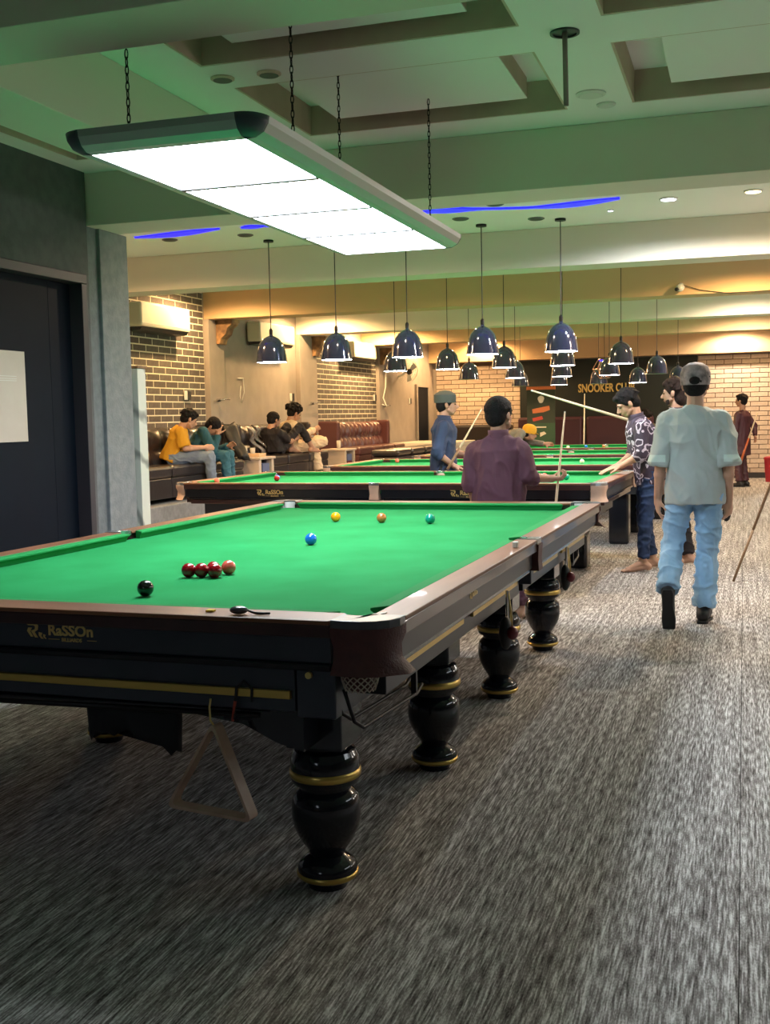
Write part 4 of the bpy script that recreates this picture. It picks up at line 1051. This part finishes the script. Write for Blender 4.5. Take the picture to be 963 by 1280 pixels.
def person(label, loc, rz, J, skin=m_skin, shirt=None, pants=None, hairs='short', hairm=m_hair, s=1.0, vox=.008, shoes=None, handp=None, belly=1.0, beard=False, cap=None, sole=None, noface=False):
    e = empty('person', loc, label, 'person', rz=rz)
    J = {k: (V(v) if isinstance(v, (tuple, list)) and len(v) == 3 else v) for k, v in J.items()}
    hc = J['head']; Rh = head_rot(J.get('hy', 0), J.get('hp', 0), J.get('hr', 0))
    right = (J['shR']-J['shL']).normalized(); rhip = (J['hipR']-J['hipL']).normalized()
    spine = (J['neck']-J['pel']).normalized(); fwd = spine.cross(right).normalized()*1.0
    fwd = right.cross(spine)*-1 if (right.cross(spine)).dot(right.cross(spine)) == 0 else spine.cross(right)
    fwd = -right.cross(spine)*-1
    fwd = (V((0, 0, 1)).cross(right)).normalized() if abs(right.z) < .9 else V((0, 1, 0))
    fwd = (fwd-spine*fwd.dot(spine)).normalized()
    # ---- skin body
    b = MB(); head_parts(b, hc, Rh, s)
    nb_ = hc+Rh @ V((0, -.025*s, -.06*s))
    b.cap(J['neck'], nb_, .054*s, .050*s)
    b.loft([ring(J['pel'], rhip, fwd, .13*s, .09*s), ring(J['pel'].lerp(J['neck'], .45), right, fwd, .125*s, .085*s), ring(J['pel'].lerp(J['neck'], .85), right, fwd, .145*s, .085*s), ring(J['neck'], right, fwd, .055*s, .055*s)])
    for k in 'LR':
        sh, el, wr = J['sh'+k], J['el'+k], J['wr'+k]
        b.cap(J['neck'].lerp(J['pel'], .08), sh, .045*s, .047*s); b.cap(sh, el, .046*s, .037*s); b.cap(el, wr, .037*s, .025*s)
        b.ell(el.lerp(wr, .25), (.040*s,)*3, n=10, m=8)
        hd, pn, cu = (handp or {}).get(k, (None, None, .45))[:3]
        hd = V(hd) if hd else (wr-el).normalized(); pn = V(pn) if pn else V((-.8 if k == 'R' else .8, .2, 0))
        side = -1 if k == 'R' else 1
        hand(b, wr, hd, pn, side if not (handp and k in handp and len(handp[k]) > 3) else handp[k][3], cu, s)
        hi, kn, an = J['hip'+k], J['kn'+k], J['an'+k]
        b.cap(hi, kn, .066*s, .042*s); b.cap(kn, an, .042*s, .036*s); b.ell(kn.lerp(an, .28), (.044*s, .044*s, .075*s), n=10, m=8)
        td = V(J.get('toe'+k, (0, 1, -.12))).normalized(); upf = td.cross(V((1, 0, 0))).normalized() if abs(td.x) < .9 else V((0, 0, 1))
        hl = an-td*.045*s-V((0, 0, .045*s)) if abs(td.z) < .6 else an-V((0, 0, .03*s))
        if not shoes:
            ball_ = hl+td*.17*s; b.cap(hl+V((0, 0, .01)), ball_, .031*s, .026*s); b.cap(an, hl+V((0, 0, .005)), .036*s, .034*s); b.cap(an, ball_, .034*s, .022*s)
            tr = td.cross(V((0, 0, 1))).normalized()
            for q_ in range(5): b.cap(ball_+tr*(q_-2)*.014*s, ball_+tr*(q_-2)*.017*s+td*(.055-.005*abs(q_-2))*s-V((0, 0, .004)), .012*s, .0095*s, n=7)
        J['_hl'+k] = hl; J['_td'+k] = td
    if beard: pass
    body = organic(b, 'body', skin, e, vox*.8 if vox < .01 else vox, 2)
    if not noface: face_bits(body, hc, Rh, s, hairm)
    if hairs: hair(e, hc, Rh, hairs, hairm, s, .009 if vox < .01 else .012)
    if beard:
        bb = MB()
        for i in range(26):
            t = (i/25-.5)*2.4
            for z in (-.058, -.074, -.090):
                bb.ell(hc+Rh @ V((math.sin(t)*.060*s, (.015+math.cos(t)*.055)*s, z*s)), (.009*s,)*3, n=6, m=5)
        organic(bb, 'beard', hairm, body, .009, 2)
    # ---- trousers
    if pants:
        p = MB(); w = pants.get('w', 1.0)*s
        p.loft([ring(J['pel']+spine*.10*s, rhip, fwd, .140*s, .100*s), ring(J['pel'], rhip, fwd, .158*w, .115*w), ring((J['hipL']+J['hipR'])/2-V((0, 0, .04*s)), rhip, fwd, .15*w, .11*w)])
        for k in 'LR':
            hi, kn, an = J['hip'+k], J['kn'+k], J['an'+k]; end = an.lerp(kn, pants.get('short', .04))
            p.cap(hi, kn, .092*w, .068*w); p.cap(kn, end, .068*w, pants.get('cuff', .058)*s, eb=False)
        tr_ = organic(p, 'trousers', pants['mat'], e, vox, 3, fold=pants.get('fold', .008), fscale=9, seed=5, stretch=(1, 1, 1.5))
    # ---- shirt
    if shirt:
        t = MB(); w = shirt.get('w', 1.0)*s; hz = shirt.get('hem', .12)*s; dn = shirt.get('dn', None)
        low = J['pel']-(V(dn) if dn else spine)*hz
        rings = [ring(low, rhip, fwd, shirt.get('hw', .175)*w, shirt.get('hd', .125)*w, flat=2.3), ring(J['pel']+spine*.06*s, rhip, fwd, .168*w, .118*w, flat=2.3),
                 ring(J['pel'].lerp(J['neck'], .50), right, fwd, .165*w*belly, .115*w*belly, flat=2.3), ring(J['pel'].lerp(J['neck'], .80), right, fwd, .178*w, .118*w, flat=2.4),
                 ring(J['pel'].lerp(J['neck'], .93), right, fwd, .150*w, .085*w), ring(J['neck']+spine*.010*s, right, fwd, .070*s, .066*s)]
        t.loft(rings)
        for k in 'LR':
            sh, el, wr = J['sh'+k], J['el'+k], J['wr'+k]; st = shirt.get('sleeve', 'short')
            r0 = .066*w; t.cap(J['neck'].lerp(J['pel'], .09).lerp(sh, .3), sh, .060*w, r0)
            if st == 'short':
                t.cap(sh, sh.lerp(el, shirt.get('sl', .85)), r0, shirt.get('sr', .074)*w, eb=False)
            elif st == 'roll':
                t.cap(sh, el, r0, .056*w); t.cap(el, el.lerp(wr, .22), .056*w, .050*w, eb=False); t.cap(el.lerp(wr, .14), el.lerp(wr, .26), .055*w, .054*w, ea=False, eb=False)
            else:
                t.cap(sh, el, r0, .054*w); t.cap(el, el.lerp(wr, .93), .054*w, .042*w, eb=False)
        sh_ = organic(t, shirt.get('name', 'shirt'), shirt['mat'], e, vox, 3, fold=shirt.get('fold', .011), fscale=6.5, seed=len(label))
        if shirt.get('collar'):
            c_ = MB(); nn = (nb_-J['neck']).normalized(); u_ = nn.cross(V((1, 0, 0))).normalized(); w_ = nn.cross(u_)
            def rr(o_, rad): return [J['neck']+nn*o_+rad*(math.cos(2*PI*i/20)*u_+math.sin(2*PI*i/20)*w_) for i in range(20)]
            c_.loft([rr(-.01, .074*s), rr(.022, .066*s), rr(.045, .068*s), rr(.045, .062*s), rr(.02, .060*s), rr(-.01, .066*s)], cap=False); c_.obj('collar', shirt['mat'], e, smooth=True)
    if shoes:
        for k in 'LR':
            hl, td = J['_hl'+k], J['_td'+k]; fl = V((0, 0, 1)); dn_ = td.cross(V((1, 0, 0))).normalized()
            if dn_.z > 0: dn_ = -dn_
            if abs(td.z) > .6: dn_ = V((0, -1, 0))
            m_ = MB(); m_.cap(hl-dn_*.005, hl+td*.18*s-dn_*.0, .040*s, .040*s); m_.cap(J['an'+k]+dn_*.0, hl+td*.10*s, .044*s, .036*s); m_.cap(J['an'+k], hl, .045*s, .042*s)
            so = organic(m_, 'shoe', shoes, e, .007, 2)
            tr = td.cross(dn_).normalized(); base = hl+dn_*.030*s
            out = [(-.045, -.028), (-.02, -.036), (.06, -.032), (.14, -.043), (.20, -.040), (.235, -.015), (.235, .015), (.20, .036), (.14, .040), (.06, .032), (-.02, .034), (-.045, .026)]
            MB().loft([[base+td*a*s+tr*c_*s*1.05 for a, c_ in out], [base+dn_*.020*s+td*a*s+tr*c_*s for a, c_ in out]]).obj('sole', sole or m_trimd, so, bevel=.004)
    if cap:
        c_ = MB(); lift = 0 if cap.get('brim') is not None else .022; Pc = lambda x, y, z: hc+Rh @ V((x*s, y*s-(.006 if lift else 0), z*s+(lift if z < .1 else 0)))
        c_.loft([[Pc(a*math.cos(t), -.014+b_*math.sin(t), z) for t in [i*PI/12 for i in range(24)]] for a, b_, z in ((.089, .106, -.002), (.093, .110, .030), (.092, .108, .075), (.078, .092, .112), (.042, .05, .136), (.006, .006, .142))])
        co = c_.obj('cap', cap['mat'], e, smooth=True, autos=True)
        if cap.get('brim') is not None:
            sg_ = cap['brim']
            MB().loft([[Pc(.060*math.cos(t), -.014+sg_*(.075+.075*math.sin(t)), .026-.02*math.sin(t)+dz) for t in [i*PI/12 for i in range(13)]] for dz in (0, .006)]).obj('brim', cap['mat'], co, smooth=True)
        if cap.get('gap'):
            MB().ell(Pc(.0, -.118, .025), (.034*s, .014*s, .026*s), Rh).obj('cap_opening', m_hair, co, smooth=True)
    return e
def std(H=1.63, **kw):
    k = H/1.63
    J = dict(pel=(0, 0, .86), neck=(0, -.01, 1.345), head=(0, .015, 1.515), shL=(-.160, -.01, 1.265), shR=(.160, -.01, 1.265),
             elL=(-.215, -.03, 1.02), elR=(.215, -.03, 1.02), wrL=(-.225, .03, .79), wrR=(.225, .03, .79),
             hipL=(-.085, 0, .84), hipR=(.085, 0, .84), knL=(-.095, .02, .46), knR=(.095, .02, .46), anL=(-.10, -.02, .085), anR=(.10, -.02, .085))
    J = {a: tuple(c*k for c in b_) for a, b_ in J.items()}; J.update(kw); return J
m_teal = mat('pale_teal_cotton', (.42, .49, .50), .85, var=(.37, .44, .45), vscale=5, bump=.25, bscale=16)
def sleeve_band(m, col):
    nt = m.node_tree; b = nt.nodes['Principled BSDF']; tc = nt.nodes.new('ShaderNodeTexCoord'); sp = nt.nodes.new('ShaderNodeSeparateXYZ')
    nt.links.new(tc.outputs['Object'], sp.inputs[0])
    def mth(op, a, b_):
        n = nt.nodes.new('ShaderNodeMath'); n.operation = op; nt.links.new(a, n.inputs[0])
        if isinstance(b_, (int, float)): n.inputs[1].default_value = b_
        else: nt.links.new(b_, n.inputs[1])
        return n.outputs[0]
    f = mth('MULTIPLY', mth('GREATER_THAN', sp.outputs['Z'], 1.03), mth('LESS_THAN', sp.outputs['Z'], 1.075))
    f = mth('MULTIPLY', f, mth('GREATER_THAN', mth('ABSOLUTE', sp.outputs['X'], 0), .175))
    old = b.inputs['Base Color'].links[0].from_socket; mx = nt.nodes.new('ShaderNodeMixRGB'); mx.inputs[2].default_value = (*col, 1)
    nt.links.new(f, mx.inputs[0]); nt.links.new(old, mx.inputs[1]); nt.links.new(mx.outputs[0], b.inputs['Base Color'])
sleeve_band(m_teal, (.55, .68, .66))
m_jeans = mat('light_blue_denim', (.32, .52, .74), .85, var=(.22, .41, .64), vscale=6, bump=.4, bscale=14)
m_djeans = mat('dark_blue_denim', (.018, .045, .125), .85, var=(.012, .028, .08), vscale=9, bump=.4, bscale=14)
m_maroon = mat('plum_cotton', (.105, .040, .065), .85, var=(.085, .031, .053), vscale=5, bump=.3, bscale=14)
m_navy = mat('navy_shirt', (.025, .042, .10), .8, var=(.02, .034, .08), vscale=5, bump=.3, bscale=14)
m_darktr = mat('dark_trousers', (.012, .012, .016), .85)
m_pat = pattern_shirt_mat('swirl_print_shirt', (.035, .025, .05), (.50, .46, .58))
m_pat2 = pattern_shirt_mat('dark_swirl_shirt', (.03, .02, .03), (.38, .30, .32))
m_yellow = mat('mustard_tshirt', (.58, .29, .015), .85, bump=.3, bscale=14)
m_dteal = mat('dark_teal_sweatshirt', (.012, .075, .105), .85, bump=.3, bscale=14)
m_bjeans = mat('blue_grey_jeans', (.19, .25, .33), .85, var=(.13, .17, .25), vscale=6, bump=.3, bscale=14)
m_tjeans = mat('teal_blue_jeans', (.03, .12, .17), .85, bump=.3, bscale=14)
m_cream = mat('cream_cotton', (.66, .52, .36), .85, bump=.4, bscale=14)
m_blackc = mat('black_cotton', (.010, .008, .011), .85)
m_olive = mat('olive_cotton', (.11, .10, .065), .9); m_grey_tee = mat('grey_olive_cotton', (.14, .13, .11), .9)
m_capm = mat('black_white_cap', (.035, .035, .04), .7, var=(.36, .31, .32), vscale=13)
m_capg = mat('grey_green_cap', (.06, .075, .075), .8)
m_blk = mat('black_rubber', (.012, .012, .014), .6)
# 1 the walking man in pale teal
t1 = person('person walking away in a pale teal T-shirt, light blue jeans and a patterned cap', (1.545, 2.70, 0), .0,
    std(neck=(0, 0, 1.365), head=(0.0, .02, 1.510), pel=(.0, .0, .86), shL=(-.158, 0, 1.285), shR=(.158, 0, 1.285), elL=(-.212, -.02, 1.00), elR=(.200, -.03, 1.00), wrL=(-.232, .03, .79), wrR=(.205, .04, .775),
        hipL=(-.090, 0, .82), hipR=(.085, 0, .82), knL=(-.140, .04, .48), knR=(.075, .07, .46), anL=(-.150, -.24, .235), anR=(.055, .03, .092), toeL=(.03, .10, -1), toeR=(.10, 1, -.02)),
    skin=m_skin2, shirt=dict(mat=m_teal, name='t_shirt', w=1.03, hem=.10, hw=.172, hd=.128, sleeve='short', sl=.98, sr=.076, fold=.015), pants=dict(mat=m_jeans, w=1.0, cuff=.072, fold=.011, short=.02),
    shoes=m_blk, sole=m_blk, cap=dict(mat=m_capm, brim=1, gap=True), hairs='short', vox=.0075,
    handp=dict(L=((.05, .05, -1), (.9, .3, 0), .55), R=((-.05, .15, -1), (-.7, .6, 0), 1.0)))
tag(MB().ell((0, 0, 0), (.028, .02, .05), n=14, m=10).obj('phone_case', m_blk, smooth=True), 'dark object held in the right hand of the walking man', 'phone').location = (1.735, 2.80, .69)
# 2 the man in plum, back to the viewer
p2 = person('person seen from behind in a plum long shirt, holding a cue upright', (.315, 2.55, 0), -.10,
    std(1.50, pel=(0, .0, .76), neck=(0, .0, 1.205), head=(.005, .02, 1.345), hy=-.35, hp=-.05, shL=(-.158, 0, 1.10), shR=(.155, 0, 1.115), elL=(-.185, -.02, .90), elR=(.205, .0, .940), wrL=(-.175, .03, .745), wrR=(.285, .16, .925),
        hipL=(-.09, 0, .72), hipR=(.09, 0, .72), knL=(-.12, .03, .42), knR=(.12, .03, .42), anL=(-.13, 0, .085), anR=(.13, 0, .085)),
    shirt=dict(mat=m_maroon, name='long_shirt', w=1.0, hem=.30, dn=(0, 0, 1), hw=.185, hd=.14, sleeve='roll', collar=True, fold=.014), pants=dict(mat=m_maroon, w=1.0, cuff=.06, fold=.006), hairs='short', s=1.0, vox=.0075,
    handp=dict(L=((0, .05, -1), (.9, .3, 0), .45), R=((.95, .25, -.05), (0, .2, .95), 1.2, -1)))
cue((.715, 2.76, 1.35), (.590, 2.66, .006), 'pale cue held upright in the hand of the man in plum', f=.12)
# 3 man in the navy shirt behind the second table
person('person in a navy blue shirt and grey cap standing behind the second table', (-.97, 5.98, 0), -1.15,
    std(1.60, pel=(0, .0, .84), neck=(0, .01, 1.305), head=(0, .045, 1.455), hy=-.15, shL=(-.155, .02, 1.24), shR=(.155, -.02, 1.24), elR=(.200, -.09, .99), wrR=(.20, .07, .865), elL=(-.16, .10, .99), wrL=(-.10, .285, .955)),
    shirt=dict(mat=m_navy, w=1.0, hem=.14, sleeve='roll', collar=True, fold=.014), pants=dict(mat=m_darktr), hairs='short', vox=.0085, cap=dict(mat=m_capg),
    handp=dict(R=((.15, .85, -.35), (0, 0, -1), .2), L=((.3, .9, .1), (.4, 0, .9), 1.3)))
cue((-.58, 5.98, 1.405), (-.845, 5.66, .84), 'pale cue held slanting by the man in the navy shirt', f=.35)
# 4 man in the swirl print shirt leaning over the second table
person('person in a swirl print shirt and dark jeans, hands on the table rail, barefoot', (1.03, 5.05, 0), PI/2+.30,
    std(1.60, pel=(0, -.05, .85), neck=(0, .06, 1.29), head=(0, .135, 1.42), hp=.55, shL=(-.155, .05, 1.225), shR=(.155, .05, 1.225), elL=(-.17, .06, .99), elR=(.17, .05, .99), wrL=(-.10, .215, .895), wrR=(.11, .20, .89),
        hipL=(-.085, -.05, .83), hipR=(.085, -.05, .83), knL=(-.09, 0, .46), knR=(.095, -.02, .46), anL=(-.10, .03, .08), anR=(.10, -.10, .08)),
    skin=m_skin2, shirt=dict(mat=m_pat, w=1.0, hem=.10, sleeve='roll', collar=True, fold=.010), pants=dict(mat=m_djeans, w=.92, cuff=.05, fold=.008, short=.10), hairs='tousled', vox=.008, beard=False,
    handp=dict(L=((.2, .95, -.30), (0, 0, -1), .15), R=((-.1, .95, -.30), (0, 0, -1), .15)))
# 5 curly haired man behind
person('person with curly dark hair and beard half hidden behind the walking man', (1.27, 5.42, 0), PI/2-.15,
    std(1.62, hp=.1, wrR=(.20, .14, .98), elR=(.21, 0, 1.05), anR=(.08, -.10, .08), knR=(.09, -.03, .46)), skin=m_skin2,
    shirt=dict(mat=m_pat2, w=1.0, hem=.12, sleeve='roll', collar=True), pants=dict(mat=m_blackc, w=1.0), hairs='long', hairm=m_hairb, vox=.009, beard=True)
cue((.04, 5.30, 1.555), (1.33, 5.62, 1.12), 'long pale cue pointing left, held by the curly haired man', r0=.0075, r1=.017, f=.3)
# 6 far man in plum shalwar
person('person in a dark plum long shirt standing far off by the brick wall', (1.80, 16.0, 0), PI/2-.5,
    std(1.62, hy=.1, elR=(.26, -.10, 1.05), wrR=(.18, -.16, .88), elL=(-.22, 0, 1.02)), shirt=dict(mat=m_sofad, name='long_shirt', w=1.02, hem=.30, hw=.19, hd=.15, sleeve='long', fold=.01), pants=dict(mat=m_sofad, w=.85, cuff=.07), hairs='tousled', vox=.013,
    shoes=m_blk)
cue((2.06, 15.75, 1.30), (1.78, 15.72, .42), 'cue with an orange butt held by the far man in plum', r0=.008, r1=.022, mbutt=m_cuer, f=.5)
# 7-8 boys on the near sofa (platform at .50, seat .885)
def sit(seat, knee_dx=.42, lean=.10, headp=.5, H=1.0, **kw):
    """local: +y forward"""
    J = dict(pel=(0, 0, seat+.09), neck=(0, lean, seat+.50*H), head=(0, lean+.07, seat+.62*H), shL=(-.145, lean, seat+.44*H), shR=(.145, lean, seat+.44*H),
             elL=(-.18, lean+.06, seat+.22), elR=(.18, lean+.06, seat+.22), wrL=(-.08, lean+.24, seat+.18), wrR=(.08, lean+.24, seat+.18),
             hipL=(-.085, .02, seat+.07), hipR=(.085, .02, seat+.07), knL=(-.11, knee_dx, seat+.085), knR=(.11, knee_dx, seat+.085),
             anL=(-.11, knee_dx+.02, .085), anR=(.11, knee_dx+.02, .085), hp=headp)
    J.update(kw); return J
person('person in a mustard yellow T-shirt and blue-grey jeans sitting on the black sofa', (-4.13, 6.28, .50), -PI/2+.45,
    sit(.375, .42, .12, .45, .80, hy=.25, head=(.0, .21, .375+.49), elL=(-.17, .16, .55), elR=(.17, .16, .55)), skin=m_skin2, s=.9, shirt=dict(mat=m_yellow, name='t_shirt', w=.98, hem=.06, sleeve='short', sl=.9), pants=dict(mat=m_bjeans, w=.95), hairs='tousled', vox=.009, shoes=m_blk)
person('person in a dark teal sweatshirt bowed over, head in hand, on the black sofa', (-4.10, 6.72, .50), -PI/2+.25,
    sit(.375, .40, .16, .9, .80, head=(.02, .25, .375+.40), neck=(0, .16, .375+.35), wrR=(.06, .31, .69), elR=(.15, .28, .50), elL=(-.16, .26, .50), hy=-.1), s=.88, shirt=dict(mat=m_dteal, name='sweatshirt', w=1.0, hem=.05, sleeve='long'), pants=dict(mat=m_tjeans, w=.95), hairs='short', vox=.009, shoes=m_blk)
# 9 boy in black with knees up
person('person in black clothes sitting with knees drawn up and bare feet on the sofa', (-4.02, 8.92, .50), -.35,
    dict(pel=(0, -.05, .46), neck=(0, -.10, .725), head=(0, -.03, .835), hp=.2, hy=-.2, shL=(-.13, -.09, .68), shR=(.13, -.09, .68), elL=(-.15, .07, .55), elR=(.15, .10, .55), wrL=(-.10, .27, .60), wrR=(.09, .30, .59),
         hipL=(-.08, 0, .46), hipR=(.08, 0, .46), knL=(-.09, .32, .75), knR=(.10, .36, .745), anL=(-.09, .40, .46), anR=(.13, .56, .46), toeL=(0, 1, -.1), toeR=(.1, 1, -.1)),
    shirt=dict(mat=m_blackc, name='t_shirt', w=.95, hem=.03, sleeve='short'), pants=dict(mat=m_blackc, w=.88, short=.3), hairs='short', vox=.009, s=.9)
# 10 man in cream with bushy hair
person('person in cream clothes with bushy black hair sitting cross-legged on the sofa', (-4.10, 9.52, .50), -.75,
    dict(pel=(0, 0, .47), neck=(0, .03, .81), head=(0, .10, .92), hp=.45, hy=.05, shL=(-.155, .02, .755), shR=(.155, .02, .755), elL=(-.19, .12, .61), elR=(.20, .14, .63), wrL=(-.04, .30, .64), wrR=(.10, .36, .70),
         hipL=(-.09, 0, .45), hipR=(.09, 0, .45), knL=(-.10, .42, .50), knR=(.18, .44, .53), anL=(-.02, .46, .10), anR=(-.22, .52, .54), toeL=(0, 1, -.05), toeR=(-.7, .6, -.2)),
    shirt=dict(mat=m_cream, name='long_shirt', w=1.05, hem=.05, sleeve='long'), pants=dict(mat=m_cream, w=1.12, cuff=.075, short=.08), hairs='bushy', vox=.009, s=.95, shoes=m_blk)
# 11 player bending low behind the fourth table
person('person in olive grey bending low over the far table, yellow cap on the head', (-1.62, 11.86, 0), -1.25,
    dict(pel=(0, -.10, .84), neck=(0, .30, 1.08), head=(0, .42, 1.06), hp=.2, shL=(-.15, .28, 1.04), shR=(.15, .28, 1.06), elL=(-.18, .45, .93), wrL=(-.10, .66, .90), elR=(.22, .20, .98), wrR=(.16, .30, .90),
         hipL=(-.09, -.10, .82), hipR=(.09, -.10, .82), knL=(-.10, .02, .45), knR=(.12, -.12, .45), anL=(-.10, .10, .085), anR=(.14, -.28, .085)),
    shirt=dict(mat=m_grey_tee, w=1.0, hem=.06, sleeve='long'), pants=dict(mat=m_darktr), hairs='short', vox=.013, shoes=m_blk, cap=dict(mat=m_yellow, brim=1))
# 12 seated person by the back wall
person('person in olive clothes sitting on the back sofa beside the black wall', (-.02, 17.80, 0), PI+.2,
    sit(.62, .40, .10, .6, 1.0), shirt=dict(mat=m_olive, w=1.05, hem=.04, sleeve='long'), pants=dict(mat=m_olive, w=1.05), hairs='bushy', vox=.014, shoes=m_blk)
cue((-.72, 14.35, 1.66), (-.74, 14.28, .004), 'pale cue standing upright beyond the farthest table', r0=.008, r1=.018)
